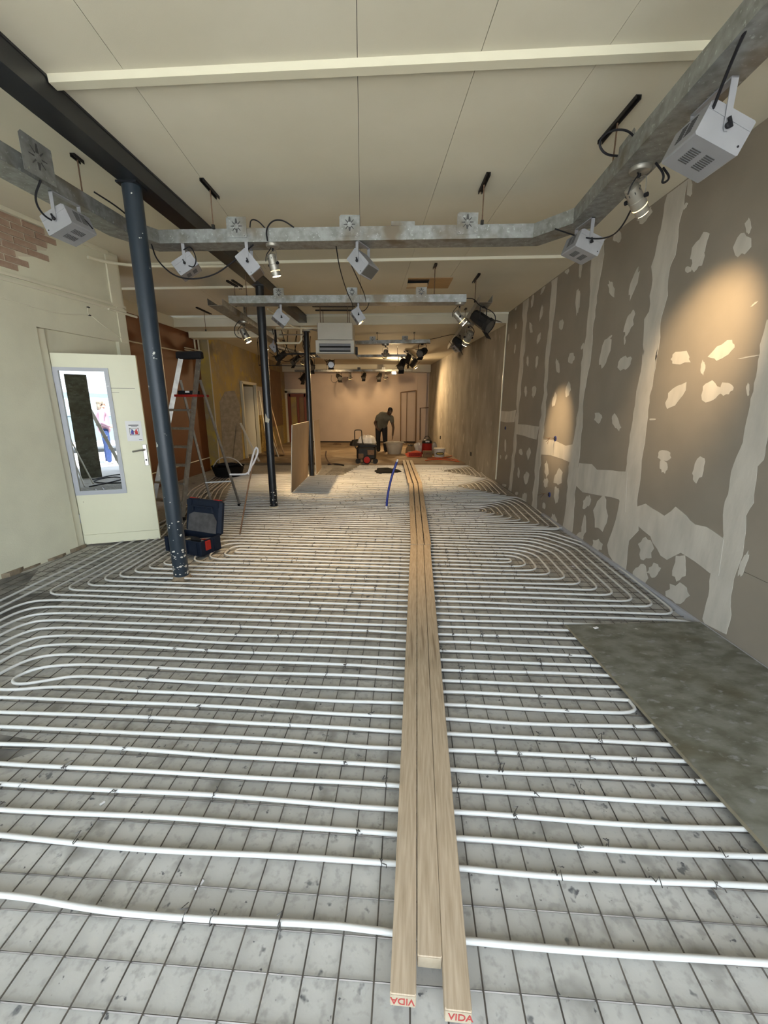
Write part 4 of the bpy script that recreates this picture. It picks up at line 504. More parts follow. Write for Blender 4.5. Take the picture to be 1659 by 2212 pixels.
circ=[thing('floor_heating_pipe',l,'heating pipe',(0,0,0),0,'floor heating pipes') for l in labels]
aB=lambda k:(.05+.072*(.1*k+.1) if k<35 else .33+.05*(.1*k-3.5) if k<71 else .53)+.03+.0547*(.1*k+.88)*-0   # under the boards
def under(k):
    y=.885+.1*k; return (.115+.0605*(y-.73) if y<4.32 else .37+.055*(y-4.32)) -.0547*y*.0 + (-.0547*y)
def root_of(k): return circ[0 if k<=20 else 1 if k<=42 else 2 if k<=64 else 3 if k<=80 else 4]
def left_loop(ku,kl,tip,rad=.12):
    global ab_rad; ab_rad=rad
    run(root_of(kl),[(under(ku),ku),(tip,ku),(tip,kl),(under(kl),kl)],ku*7+1)
def right_loop(ku,kl,tip,rad=.12,up=0):
    global ab_rad; ab_rad=rad
    run(root_of(kl),[(under(ku),ku),(tip-up,ku),(tip,ku-(ku-kl)*.22*(1 if up else 0)-.01),(tip,kl),(under(kl),kl)],ku*7+2)
# front circuit, left: hairpin bulging towards the entrance, the others nested round it
ab_rad=.10
run(circ[0],[(under(12),12),(-1.97,12.15),(-2.20,11.75),(-2.27,10.6),(-2.19,10.0),(-2.03,10.55),(-1.93,10.95),(under(11),11)],1)
run(circ[0],[(under(13),13),(-2.16,13.15),(-2.33,12.6),(-2.385,10.6),(-2.33,9.6),(-2.16,9.55),(-1.98,10.0),(-1.75,10.15),(-1.5,10.0),(under(10),10)],2)
for j in range(2,9): 
    ku,kl=12+j,11-j
    ab_rad=.14; run(circ[0],[(under(ku),ku),(-2.10-.09*j,ku+.15),(-2.26-.098*j,ku-.35),(-2.30-.1*j,(ku+kl)/2),(-2.30-.1*j,kl),(-1.9,kl+.1),(under(kl),kl)],10+j)
ab_rad=.12
run(circ[0],[(under(2),2),(-3.25,2),(-3.25,0),(-2.0,.05),(-1.25,.3),(-.95,.12),(under(0),0)],40,amp=.008)
for j in range(9): right_loop(11+j,10-j,[1.21,1.31,1.41,1.5,1.6,1.7,1.8,1.9,2.0][j],.13)
ab_rad=.14
run(circ[0],[(under(0),0),(2.1,.0),(2.12,20),(1.9,20.05),(under(20),20)],61,amp=.004)
# middle circuit
tipsA=[-3.02,-2.93,-2.84,-2.76,-2.68,-2.60,-2.52,-2.43]
for i in range(8):
    kl,ku=21+i,82-i; ab_rad=.16-.006*i; a0=tipsA[i]
    run(root_of(kl),[(under(ku),ku),(a0-1.25,ku),(a0-.97,64),(a0,37),(a0,kl),(under(kl),kl)],70+i)
left_loop(33,32,-1.85,.05); left_loop(34,31,-1.94,.12); left_loop(35,30,-2.08,.2); left_loop(36,29,-2.20,.22)
for k in range(37,74,2): left_loop(k+1,k,-2.33-.0346*max(0,k-36),.05)
ab_rad=.12
for (a0,kk) in ((-3.285,-3),(-3.17,-4)):
    run(circ[1],[(a0,kk),(a0+.03,28),(a0-.02,46),(a0-.55,72)],90+int(-a0*10),amp=.004)
for k in range(83,99,2): left_loop(k+1,k,-1.45+.012*(k-83),.05)
for j in range(11): right_loop(32+j,31-j,[1.06,1.19,1.27,1.37,1.47,1.57,1.67,1.76,1.87,1.98,2.07][j],.14,up=.10+.02*j if j else .0)
for j in range(10): right_loop(53+j,52-j,min(2.0,1.08+.098*j),.13,up=.08 if j else 0)
for j in range(9): right_loop(72+j,71-j,.98+.095*j,.13,up=.06 if j else 0)
for j in range(10): right_loop(91+j,90-j,.85+.095*j,.12,up=.05 if j else 0)
ab_rad=.1
run(circ[1],[(2.13,20.6),(2.135,30),(2.15,44),(1.6,43.2)],95,amp=.003)
# wire ties on the pipes (the nearest ones)
def tie_mesh(seed):
    rnd=random.Random(seed); m=MB()
    ring=[(0.0115*math.cos(q),0,.0118+.0115*math.sin(q)) for q in [i*2*math.pi/9 for i in range(9)]]
    ring=[(0,.0115*math.cos(q),.0118+.0115*math.sin(q)) for q in [i*2*math.pi/9 for i in range(9)]]
    m.tube(ring,.0016,4,closed=True)
    z=.022; t=[(0,0,z)]
    for k in range(4): t.append((rnd.uniform(-.012,.012),rnd.uniform(-.02,.02)+.006*k,z+.004+.006*k*rnd.random()))
    m.tube(t,.0019,4)
    return m.mesh('tie_wire',m_tie)
tms=[tie_mesh(i) for i in range(6)]
rnd=random.Random(3); cnt=0
for k in [0,2]+list(range(3,80)):
    n=9 if k<20 else 7 if k<40 else 5
    p=.55 if k<25 else .5
    for i in range(n):
        if rnd.random()>p or cnt>=290: continue
        s=rnd.choice([-1,1]); a=under(k)+s*rnd.uniform(.12,1.75 if s<0 else (1.15 if k<24 else .95))
        a=U0+.1*round((a-U0)/.1)+rnd.uniform(-.012,.012)
        q=AB(a,k); cnt+=1
        piece(tms[rnd.randrange(6)],'tie_wire',root_of(k),(q.x,q.y,0),(0,0,rnd.uniform(-.5,.5)+(math.pi if rnd.random()<.4 else 0)))
far=[MB() for _ in range(5)]
for k in range(22,97):
    for i in range(5):
        if rnd.random()>.75: continue
        s=rnd.choice([-1,1]); a=under(k)+s*rnd.uniform(.1,2.0 if s<0 else .9)
        if k>82 and s<0: a=under(k)-rnd.uniform(.1,1.5)
        q=AB(a,k); z=rnd.uniform(-.5,.5)
        g=far[circ.index(root_of(k))]; t=Matrix.Rotation(z,3,'Z')
        g.tube([q+t@Vector((0,-.011,.012)),q+t@Vector((0,-.004,.023)),q+t@Vector((0,.008,.022)),q+t@Vector((rnd.uniform(-.02,.02),.02,.03)),q+t@Vector((rnd.uniform(-.03,.03),.015,.045))],.0026,4)
for i,g in enumerate(far):
    if g.v: g.build('tie_wires',m_tie,circ[i],kind='stuff')
# timber boards: three rows of three, end to end
def timber(p0,p1,wd,th,z0,lab):
    p0=Vector((*p0,z0)); p1=Vector((*p1,z0)); d=(p1-p0); L=d.length; ang=math.atan2(d.y,d.x)-math.pi/2
    t=thing('timber_board',lab,'board',p0,ang,'boards laid end to end as a walkway')
    MB().bbox((0,L/2,th/2),(wd,L,th),.003).build('plank',m_pine,t)
    MB().box((0,-.0006,th/2),(wd-.004,.0012,th-.004)).build('sawn_end',m_end,t)
    return t
zt=.0215
def stamp(t,th,flip,dx):
    cu=bpy.data.curves.new('stamp_lettering','FONT'); cu.body='VIDA'; cu.size=.030; cu.align_x='CENTER'; cu.align_y='CENTER'; cu.extrude=.0003
    cu.materials.append(m_stamp); cu.offset=.0004
    tmp=bpy.data.objects.new('tmp',cu); C.objects.link(tmp); me=bpy.data.meshes.new_from_object(tmp.evaluated_get(bpy.context.evaluated_depsgraph_get())); bpy.data.objects.remove(tmp)
    o=bpy.data.objects.new('stamp_lettering',me); C.objects.link(o); o.parent=t; o.location=(dx,-.0016,th/2)
    o.rotation_euler=(R(90),R(180) if flip else 0,0); o.scale=(.93,1.15,1)
a=timber((.0505,.728),(.3075,4.30),.069,.044,zt,'near left pine board with an upside-down red stamp on its end'); stamp(a,.044,True,-.001)
timber((.128,.805),(.381,4.31),.069,.044,zt,'near middle pine board, set back between the two stamped boards')
a=timber((.190,.699),(.455,4.31),.069,.044,zt,'near right pine board with an upright red stamp on its end'); stamp(a,.044,False,.006)
timber((.312,4.32),(.491,7.99),.07,.044,zt,'left pine board of the middle length, behind the near left board')
timber((.388,4.325),(.585,8.0),.07,.044,zt,'middle pine board of the middle length of the walkway')
timber((.468,4.322),(.672,7.99),.07,.044,zt,'right pine board of the middle length, with a dark gap beside it')
timber((.478,8.01),(.495,11.5),.075,.044,zt,'far left pine board of the walkway ending at the raised floor')
timber((.580,8.02),(.590,11.5),.075,.044,zt,'far middle pine board of the walkway ending at the raised floor')
timber((.676,8.02),(.690,11.48),.075,.044,zt,'far right pine board of the walkway ending at the raised floor')
# grey sheet by the right wall
sh=MB((1.28,2.6,.022)); t=tag(MB((1.8,1.4,.024)).prism([(1.287,2.662,.024),(2.278,2.718,.024),(2.285,.06,.024),(1.40,.01,.024)],(0,0,.012)).build('floor_sheet',m_sheet),'stained grey-green sheet laid over the pipes beside the right wall','sheet')
MB((1.8,1.4,.024)).prism([(1.2855,2.664,.023),(1.2905,2.664,.023),(1.4035,.008,.023),(1.3985,.008,.023)],(0,0,.0135)).build('pale_edge',m_sedge,t)
# offcuts, chips and a clip on the floor
def chip(x,y,z,l,wd,rz,lab,m,cat='debris',grp=None):
    o=MB((x,y,z)).bbox((x,y,z+.002),(l,wd,.004),.002,Matrix.Rotation(rz,3,'Z')).build('plaster_chip',m,None); return tag(o,lab,cat,grp)
chip(1.48,2.62,.037,.035,.02,.3,'small white plaster flake on the far end of the grey sheet',m_paper)
for (x,y,l,b,rz,lab) in ((-.62,1.03,.034,.012,1.2,'white flake on the bare floor left of the first pipe'),(-1.14,1.32,.02,.01,.9,'tiny white flake between the second and third pipes at left'),(-2.85,4.72,.07,.015,.4,'curved white scrap under the open cream door')):
    chip(x,y,FZ,l,b,rz,lab,m_paper)
chip(1.88,3.9,FZ,.05,.03,.5,'pale crumb by the foot of the right wall near the coil',m_paper,grp='crumbs along the right wall')
# ================================================================ LIGHTING TRAYS AND FIXTURES
def tray_section(p0,p1,z,wd,h,parent,n0=None,n1=None,name='tray_section',sh=(0,0,0)):
    p0=Vector((*p0,0)); p1=Vector((*p1,0)); d=(p1-p0).normalized(); nrm=Vector((-d.y,d.x,0))
    def cut(p,dd):     # mitre direction at an end
        if dd is None: return nrm
        m=(d+dd).normalized(); q=Vector((-m.y,m.x,0)); return q/max(.5,q.dot(nrm))
    a,b=cut(p0,n0),cut(p1,n1); t=.003
    prof=[(-wd/2,z+h),(-wd/2,z),(wd/2,z),(wd/2,z+h),(wd/2-t,z+h),(wd/2-t,z+t),(-wd/2+t,z+t),(-wd/2+t,z+h)]
    vs=[p0+a*o+Vector((0,0,zz)) for o,zz in prof]+[p1+b*o+Vector((0,0,zz)) for o,zz in prof]
    n=8; fs=[(7,6,5,4,3,2,1,0),tuple(range(8,16))]+[(i,(i+1)%n,n+(i+1)%n,n+i) for i in range(n)]
    return MB(sh).add(vs,fs).build(name,m_galv,parent)
def slot_plate(x,y,z,rz,parent,s=.165,sh=(0,0,0),lean=0):
    rot=Matrix.Rotation(rz,3,'Z'); c=Vector((x,y,z))
    out=[(-s/2,-s*.45),(s/2,-s*.45),(s/2,s*.45),(-s*.42,s*.47),(-s/2,s*.38)]
    pl=MB(sh).prism([c+rot@Vector((a,0,b)) for a,b in out],rot@Vector((0,.003,0))).build('slotted_plate',m_galv,parent)
    m=MB(sh)
    for k in range(8):
        q=k*math.pi/4; r0,r1=s*.11,s*.29; w_=.0045 if k not in (2,6) else .011
        if k==2: r1=s*.33
        dx,dz=math.cos(q),math.sin(q)
        o=[(dx*r0-dz*w_,dz*r0+dx*w_),(dx*r0+dz*w_,dz*r0-dx*w_),(dx*r1+dz*w_*.5,dz*r1-dx*w_*.5),(dx*r1-dz*w_*.5,dz*r1+dx*w_*.5)]
        m.prism([c+rot@Vector((a,-.0006,b+.008)) for a,b in o],rot@Vector((0,-.0008,0)))
    m.build('slots',m_vent,pl)
    for a in (-s*.38,s*.38): MB(sh).cyl(c+rot@Vector((a,-.001,-s*.36)),c+rot@Vector((a,-.006,-s*.36)),.005,n=8).build('bolt',m_chrome,pl)
def bolts(P,z,parent,sh):
    for (x,y) in P: MB(sh).cyl((x,y+.002,z),(x,y-.004,z),.005,n=8).build('bolt',m_chrome,parent)
base=(-.35,3.93,2.85)
t1=thing('lighting_tray','large galvanised U-shaped lighting tray hanging nearest the camera','lighting tray',base)
pts=[(-2.53,-.6),(-2.125,3.72),(-1.95,4.005),(1.22,3.865),(1.47,3.53),(1.20,-.6)]
dirs=[(Vector((*b,0))-Vector((*a,0))).normalized() for a,b in zip(pts[:-1],pts[1:])]
for i in range(5):
    tray_section(pts[i],pts[i+1],2.85,.19,.10,t1,dirs[i-1] if i>0 else None,dirs[i+1] if i<4 else None,sh=base)
rzf=math.atan2(-.14,3.17)
for (x,y) in ((-1.234,3.873),(-.302,3.835),(.644,3.79)): slot_plate(x,y-.004,2.955,rzf,t1,sh=base)
slot_plate(1.385,2.86,2.96,R(85.7),t1,.19,base); slot_plate(-2.06,2.88,2.945,R(-95.4)+math.pi,t1,.215,base)
MB(base).box((.13,3.84,2.965),(.19,.05,.03)).build('joint_box',m_galv,t1)
bolts([(-1.80,3.905),(-1.15,3.872),(1.07,3.772)],2.90,t1,base)
# far trays
def tray(lab,p0,p1,z,wd,h,plates=()):
    b=(*[(u+v)/2 for u,v in zip(p0,p1)],z)
    t=thing('lighting_tray',lab,'lighting tray',b); tray_section(p0,p1,z,wd,h,t,sh=b)
    for (x,y,s) in plates: slot_plate(x,y,z+h+.02,math.atan2(p1[1]-p0[1],p1[0]-p0[0]),t,s,b)
    return t
tray('straight galvanised lighting tray crossing in front of the middle column',(-1.95,5.70),(.97,5.60),2.76,.19,.085,((-.42,5.545,.13),(.42,5.52,.13),(-1.32,5.575,.13)))
tray('dim galvanised tray running away behind the middle column',(-2.33,6.15),(-2.44,9.7),2.85,.20,.085,((-2.2,7.0,.14),))
tray('dark tray running along the right side above the theatre lamps',(1.30,5.95),(1.57,10.7),2.85,.17,.085)
tray('bright galvanised tray behind the heater with two slotted plates',(-.76,9.80),(.94,9.55),2.83,.18,.07,((-.30,9.64,.13),(.40,9.55,.13)))
tray('narrow dark tray behind the heater, third from the back',(-1.9,12.05),(.52,11.8),2.79,.16,.06)
tray('farthest lighting tray in front of the back wall',(-3.4,16.30),(.95,15.85),2.72,.16,.07,((-1.0,15.95,.12),(-.1,15.86,.12)))
tray('short dim tray in the cluster left of the far column',(-2.62,10.3),(-2.1,12.6),2.83,.15,.06)
tray('short dark tray under the right rear ceiling with two lanterns',(.56,12.6),(.95,14.5),3.0,.12,.045)
y5=lambda x:16.30-.104*(x+3.4)
# ceiling rails with hanging rods
def hanger(x,y,L,rz,zt,lab,zr=ZC,rodx=0):
    t=thing('ceiling_hanger',lab,'hanger',(x,y,zr),rz,'ceiling rails with hanging rods')
    m=MB()
    for s in (-.013,.013): m.box((0+s,0,-.011),(.006,L,.022))
    m.box((0,0,-.002),(.03,L,.004)); m.build('rail',m_blackmetal,t)
    MB().cyl((0,rodx,-.02),(0,rodx,zt-zr),.005,n=8).build('rod',m_rust,t)
    MB().box((0,rodx,zt-zr+.01),(.022,.022,.03)).build('clamp',m_blackmetal,t)
hanger(-1.425,3.875,.30,-.03,2.95,'short ceiling rail and rod holding the front tray near the dark beam')
hanger(.76,3.785,.29,0.0,2.95,'short ceiling rail and rod holding the front tray toward the right')
hanger(1.405,3.05,.42,0.02,2.95,'longer ceiling rail and rod above the right arm of the big tray')
hanger(-2.215,6.65,.42,-.13,2.94,'ceiling rail and rod behind the beam, left of its twin rail')
t=MB((-2.14,6.61,ZC)).box((-2.14,6.61,ZC-.011),(.03,.40,.022),Matrix.Rotation(-.1,3,'Z')).build('ceiling_rail',m_blackmetal); tag(t,'bare ceiling rail without rod behind the beam','rail')
hanger(.605,5.79,.18,.02,2.845,'small rail and rod crossing the ceiling hatch')
hanger(1.225,6.30,.40,0.0,2.93,'ceiling rail and rod above the dark theatre lamp at right')
hanger(-3.395,8.38,.56,-.05,2.88,'ceiling rail and rod in the left bay above the ladder')
hanger(-2.19,3.45,.1,0,2.95,'ceiling rail and rod over the left arm of the big tray')
for i,(x,y) in enumerate(((-.2,9.66),(.6,9.6))): hanger(x,y,.1,0,2.9,['thin rod holding the bright rear tray, left one','thin rod holding the bright rear tray, right one'][i],3.055)
for x,y,zt,zr,lab in ((-1.5,12.01,2.85,3.055,'rod of the narrow dark rear tray, left one'),(.3,11.83,2.85,3.055,'rod of the narrow dark rear tray, right one'),(-2.5,10.8,2.89,3.055,'rod of the short tray left of the far column'),(-2.2,12.2,2.89,3.055,'far rod of the short tray left of the far column'),(.62,12.9,3.045,3.055,'short hanger of the right rear lantern tray'),(-1.75,5.69,2.845,ZC,'rod holding the straight tray beside the middle column'),(-2.36,7.6,2.935,ZC,'rod of the tray running behind the middle column'),(1.43,8.2,2.935,ZC,'rod of the dark right tray near the rear ceiling step')): hanger(x,y,.14,0,zt,lab,zr)
for i,(x,y) in enumerate(((-2.2,16.15),(.5,15.9))): hanger(x,y,.1,0,2.79,['rod of the farthest tray, left one','rod of the farthest tray, right one'][i],3.055)
# --- floodlight prototype
def make_flood():
    t=thing('floodlight','','floodlight')
    m=MB(); m.box((0,0,-.004),(.27,.034,.008)); m.build('yoke_bar',m_case,t)
    for s in (-1,1):
        MB().prism([(s*.131,-.017,0),(s*.131,.017,0),(s*.131,.014,-.20),(s*.131,.006,-.215),(s*.131,-.006,-.215),(s*.131,-.014,-.20)],(s*.004,0,0)).build('yoke_arm',m_case,t)
        k=MB().lathe([(.006,0),(.014,.003),(.014,.014),(.009,.018)],(0,0,0),10,'X'); 
        k.v=[(s*(v[0]+.136),v[1],v[2]-.195) for v in k.v]; k.build('knob',m_dark,t)
        MB().box((s*.148,.004,-.185),(.010,.012,.045),Matrix.Rotation(s*.4,3,'X')).build('lever',m_dark,t)
    b=MB(); pr=[(-.12,-.072),(-.112,-.080),(.112,-.076),(.12,-.070),(.12,.074),(.112,.080),(-.10,.076),(-.12,.062)]
    b.prism([(-.126,y,z) for y,z in pr],(.252,0,0)); bo=b.build('housing',m_case,t); bo.location=(0,0,-.195)
    MB().box((0,.1215,.005),(.23,.004,.12)).build('front_glass',m_glass,bo)
    for s in (-1,1):
        MB().box((s*.127,.0,.035),(.003,.23,.006)).build('side_rib',m_case,bo); MB().cyl((s*.126,.1,-.04),(s*.129,.1,-.04),.005,n=8).build('screw',m_dark,bo)
    v=MB()
    rot=Matrix.Rotation(.018,3,'X')
    for row in (-.045,.035):
        for i in range(8): v.box((-.05+.0145*i,row,-.0790+(row)*.018),(.006,.05,.002),rot)
    v.build('vent_slots',m_vent,bo,kind='stuff')
    # back vents
    v=MB()
    for row in (-.03,.035):
        for i in range(8): v.box((row+0,-.1212,-.03+.01*i),(.05,.002,.004))
    v.build('rear_vents',m_vent,bo,kind='stuff')
    return t
def child(o,n): return [c for c in o.children if c.name.split('.')[0]==n][0]
FL=make_flood(); first=[True]
def flood(x,y,z,yaw,tilt,lab,s=1.0,roll=0):
    o=FL if first[0] else dup(FL)
    first[0]=False
    s*=.8; o.location=(x,y,z); o.rotation_euler=(0,0,yaw); o.scale=(s,s,s); o['label']=lab; o['group']='silver floodlights on the trays'
    child(o,'housing').rotation_euler=(-tilt,roll,0); return o
RT=-math.pi/2; LT=math.pi/2
flood(1.415,2.20,2.85,RT,R(24),'nearest silver floodlight, large at the upper right of the photo',1.1)
flood(1.46,3.50,2.85,RT+.12,R(20),'silver floodlight at the right corner of the front tray, lit edge toward the plasterboard',1.0)
flood(-.20,3.93,2.85,RT-.45,R(48),'silver floodlight on the front tray beside the middle slotted plate',.95)
flood(-1.17,3.96,2.85,RT+.1,R(52),'silver floodlight on the front tray left of the small spot, side seen tilted down right',.95)
flood(-1.73,4.0,2.85,LT+.25,R(35),'silver floodlight at the left end of the front tray with a looped cable',.95)
flood(-2.11,3.13,2.85,LT-.12,R(22),'silver floodlight under the left arm of the tray by the exposed bricks',1.0)
flood(-2.21,2.33,2.85,LT,R(25),'silver floodlight cut by the left edge of the photo',1.0)
flood(-.36,5.66,2.76,RT+.15,R(55),'small silver floodlight on the straight tray above the heater',.85)
flood(-1.36,5.76,2.76,RT+.35,R(38),'dim silver floodlight on the straight tray beside the middle column',.95)
flood(1.46,9.2,2.85,RT+.3,R(40),'dim floodlight under the dark right tray near the rear wall',.9)
flood(-2.40,9.4,2.85,RT+.3,R(50),'dim floodlight at the far end of the left running tray',.9)
# --- small halogen spot prototype
def make_spot():
    t=thing('spotlight','','spotlight')
    MB().lathe([(.062,0),(.062,-.014),(.055,-.024),(.02,-.03),(.012,-.032)],(0,0,0),24).build('canopy',m_spot,t,smooth=True)
    MB().cyl((0,0,-.03),(0,0,-.055),.010,n=10).build('stem',m_dark,t)
    y=MB()
    pth=[(-.052,0,-.175),(-.052,0,-.085),(-.045,0,-.06),(-.02,0,-.053),(.02,0,-.053),(.045,0,-.06),(.052,0,-.085),(.052,0,-.175)]
    y.tube(smoothpath(pth,1),.0035,6); y.build('yoke',m_spot,t)
    for s in (-1,1): MB().lathe([(.006,0),(.016,.002),(.016,.012),(.008,.016)],(0,0,0),10,'X') and None
    for s in (-1,1): MB().cyl((s*.054,0,-.165),(s*.072,0,-.165),.013,n=10).build('knob',m_dark,t)
    b=MB().lathe([(.026,-.085),(.040,-.078),(.043,-.03),(.043,.0),(.047,.004),(.047,.05),(.041,.055),(.041,.10)],(0,0,0),20,'Y'); 
    bo=b.build('lamp_body',m_spot,t,smooth=True); bo.location=(0,0,-.165)
    MB().lathe([(.039,.1005),(.036,.104)],(0,0,0),20,'Y').build('lit_lens',m_lit,bo)
    MB().lathe([(.0445,.0545),(.0446,.0575)],(0,0,0),20,'Y').build('light_gap',m_glow,bo)
    v=MB()
    for k in range(8):
        q=k*math.pi/4; v.box((.0425*math.cos(q),-.05,.0425*math.sin(q)),(.004,.014,.004))
    v.build('vent_holes',m_vent,bo,kind='stuff')
    c=MB().tube(smoothpath([(0,-.02,-.03),(.03,-.05,-.06),(.02,-.09,-.11),(0,-.085,-.16)],2),.004,6).build('lead',m_dark,t)
    return t
SP=make_spot(); firsts=[True]
def spot(x,y,z,target,lab,power=0,angle=36,s=1.0,fl=True,blend=1.0):
    o=SP if firsts[0] else dup(SP)
    firsts[0]=False
    o.location=(x,y,z); o.scale=(s,s,s); o['label']=lab; o['group']='lit halogen spots'
    piv=Vector((x,y,z-.165*s)); d=(Vector(target)-piv).normalized()
    yaw=math.atan2(d.y,d.x)-math.pi/2; til=math.asin(max(-1,min(1,d.z)))
    o.rotation_euler=(0,0,yaw); child(o,'lamp_body').rotation_euler=(til,0,0)
    if power: spot_light(piv+d*.115*s,target,power,angle,blend)
    return o
spot(1.43,2.76,2.85,(2.3,3.22,1.95),'lit silver spot with round base under the right arm, aimed at the plasterboard',160,62,.92)
spot(-.96,3.93,2.85,(-.45,4.5,0),'lit silver spot with round base hanging from the middle of the front tray',300,95,.9)
spot(.90,5.58,2.76,(2.3,5.66,1.25),'bright lit spot at the right end of the straight tray',330,34,.98)
spot(1.36,7.4,2.85,(.3,9.2,.0),'bright lit spot under the dark right tray, tilted to the left',480,90,1.3)
spot(-2.32,7.3,2.85,(-1.1,7.6,.0),'lit spot left of the middle column, aimed at the floor by the board',520,48,1.2)
spot(-2.30,8.3,2.85,(-1.6,8.4,.0),'lit spot just right of the middle column, aimed straight down',420,80,1.2)
spot(-.02,9.72,2.83,(-.6,13.6,.0),'lit spot under the bright rear tray, left of the starry lamp',170,70,1.2)
spot(-2.26,11.9,2.83,(-3.6,14.,.6),'small lit spot far left beside the far column',170,60,1.0)
spot(-1.34,y5(-1.34),2.72,(-1.5,17.2,1.3),'lit spot on the farthest tray, between two dark lamps',28,80,1.2)
spot(-.02,y5(-.02),2.72,(-.3,17.2,1.6),'lit spot on the farthest tray next to the bright floodlight',35,90,1.2)
spot(.90,14.25,3.0,(1.9,14.4,1.5),'lit spot low at the right rear under the dark lantern',50,80,1.2)
# --- dark stage lantern prototype
def make_par():
    t=thing('stage_lantern','','stage lantern')
    MB().tube([(-.085,0,-.17),(-.085,0,-.03),(-.07,0,0),(.07,0,0),(.085,0,-.03),(.085,0,-.17)],.006,6).build('yoke',m_blackmetal,t)
    MB().box((0,0,-.005),(.04,.03,.03)).build('hook_clamp',m_blackmetal,t)
    b=MB().lathe([(.04,-.15),(.062,-.14),(.072,-.06),(.074,.05),(.083,.06),(.083,.10)],(0,0,0),8,'Y').build('can',m_blackmetal,t); b.location=(0,0,-.16)
    MB().lathe([(.066,.101),(.066,.103)],(0,0,0),16,'Y').build('lens',m_glass,b)
    for s in (-1,1): MB().box((0,.13,s*.085),(.13,.09,.003),Matrix.Rotation(s*.35,3,'X')).build('barn_door',m_blackmetal,b)
    MB().cyl((.086,0,-.16),(.10,0,-.16),.012,n=8).build('knob',m_dark,t)
    MB().cyl((0,-.15,-.16),(0,-.2,-.10),.004,n=6).build('lead',m_dark,t)
    return t
PA=make_par(); firstp=[True]
def par(x,y,z,yaw,tilt,lab,s=1.2):
    o=PA if firstp[0] else dup(PA)
    firstp[0]=False
    o.location=(x,y,z); o.rotation_euler=(0,0,yaw); o.scale=(s,s,s); o['label']=lab; o['group']='dark stage lanterns'
    child(o,'can').rotation_euler=(-tilt,0,0); return o
o=par(1.33,6.2,2.86,-2.2,R(35),'big grey stage lantern by the end of the straight tray, beside the plasterboard',1.25)
par(1.42,8.6,2.86,-1.9,R(40),'dark stage lantern under the right tray above the lit spot',1.05)
par(.78,9.62,2.83,2.6,R(20),'black lantern at the right end of the bright rear tray',1.1)
par(-1.52,12.01,2.795,3.3,R(5),'square-looking black lantern left of the heater outlet, far back',1.2)
par(.42,11.82,2.795,2.7,R(45),'black lantern under the narrow dark tray near the lit spot',1.25)
par(.62,12.9,3.0,1.9,R(65),'black lantern hanging at the right rear above the lit spot',1.15)
par(.85,14.0,3.0,1.5,R(50),'second black lantern at the right rear, lower one',1.15)
par(-3.1,y5(-3.1),2.725,.8,R(40),'black lantern at the left end of the farthest tray',1.3)
par(-1.75,y5(-1.75),2.725,3.6,R(25),'black lantern on the farthest tray, second from the left',1.2)
par(-.82,y5(-.82),2.725,2.9,R(40),'thin black lantern in the middle of the farthest tray',1.0)
par(-.25,y5(-.25),2.725,2.9,R(35),'black lantern on the farthest tray with a pale front',1.1)
par(-2.55,10.6,2.835,1.2,R(30),'dim lantern in the cluster left of the far column, upper one',1.1)
par(-2.37,11.4,2.835,2.4,R(35),'dim lantern in the cluster left of the far column, lower one',1.1)
par(-2.14,12.4,2.835,3.5,R(40),'dim lantern between the far column and the heater',1.3)
# bright floodlight in front of the back wall
o=flood(.26,15.75,2.76,math.pi+.35,R(-4),'blazing floodlight facing the camera under the farthest tray',.75)
bo=child(o,'housing'); g=child(bo,'front_glass'); me=g.data.copy(); me.materials.clear(); me.materials.append(m_flare); g.data=me; o['group']='silver floodlights on the trays'
spot_light((.22,15.55,2.62),(.9,11.5,.3),330,160,.6,size=.06)
spot_light((.5,15.3,2.75),(1.95,14.3,1.7),170,80,.6,size=.05)
spot_light((-2.0,15.2,2.7),(-1.9,17.2,1.2),70,120,.9); spot_light((.0,15.0,2.7),(.1,17.2,1.3),75,120,.9)
spot_light((-1.3,12.6,2.7),(-1.6,14.2,.0),130,90,.9)
# cables at the trays
def cable(P,r,lab,m=m_dark,it=3,name='cable',cat='cable'):
    Q=smoothpath(P,it); b=Q[0]
    o=MB(b).tube(Q,r,6).build(name,m,None,smooth=True); tag(o,lab,cat); return o
cable([(1.30,1.75,2.95),(1.27,1.85,2.86),(1.33,2.02,2.80),(1.36,2.12,2.72),(1.35,2.17,2.68),(1.33,2.2,2.66)],.006,'black cable dropping over the right arm to the nearest floodlight')
cable([(1.36,2.7,2.95),(1.30,2.7,3.0),(1.22,2.75,3.02),(1.19,2.8,2.99),(1.24,2.8,2.93),(1.36,2.85,2.95)],.006,'black cable loop standing above the right tray arm')
cable([(1.48,2.7,2.845),(1.55,2.72,2.80),(1.55,2.74,2.76),(1.60,2.74,2.79),(1.57,2.78,2.86)],.006,'short black cable loop beside the round base of the right spot')
cable([(1.44,2.78,2.70),(1.48,3.0,2.62),(1.50,3.25,2.66),(1.42,3.45,2.74),(1.28,3.6,2.85)],.005,'black cable sagging from the right spot to the corner floodlight')
cable([(-2.08,2.90,2.85),(-2.16,2.92,2.76),(-2.17,3.0,2.69),(-2.12,3.1,2.69),(-2.03,3.15,2.76),(-2.0,3.2,2.70)],.006,'black cable looping from the left arm to the floodlight by the bricks')
cable([(-2.0,3.28,2.95),(-1.985,3.5,2.955),(-1.97,3.66,2.93),(-2.0,3.85,2.95)],.006,'black cable lying along the left tray arm')
cable([(-1.98,3.93,2.85),(-1.95,3.93,2.72),(-1.78,3.93,2.58),(-1.5,3.93,2.60),(-1.3,3.93,2.72),(-1.12,3.93,2.85)],.006,'black cable slung below the left end of the front tray')
cable([(-1.70,3.90,2.80),(-1.62,3.86,2.82),(-1.58,3.86,2.72),(-1.62,3.88,2.66),(-1.67,3.9,2.68)],.005,'looped lead at the rear of the left front floodlight')
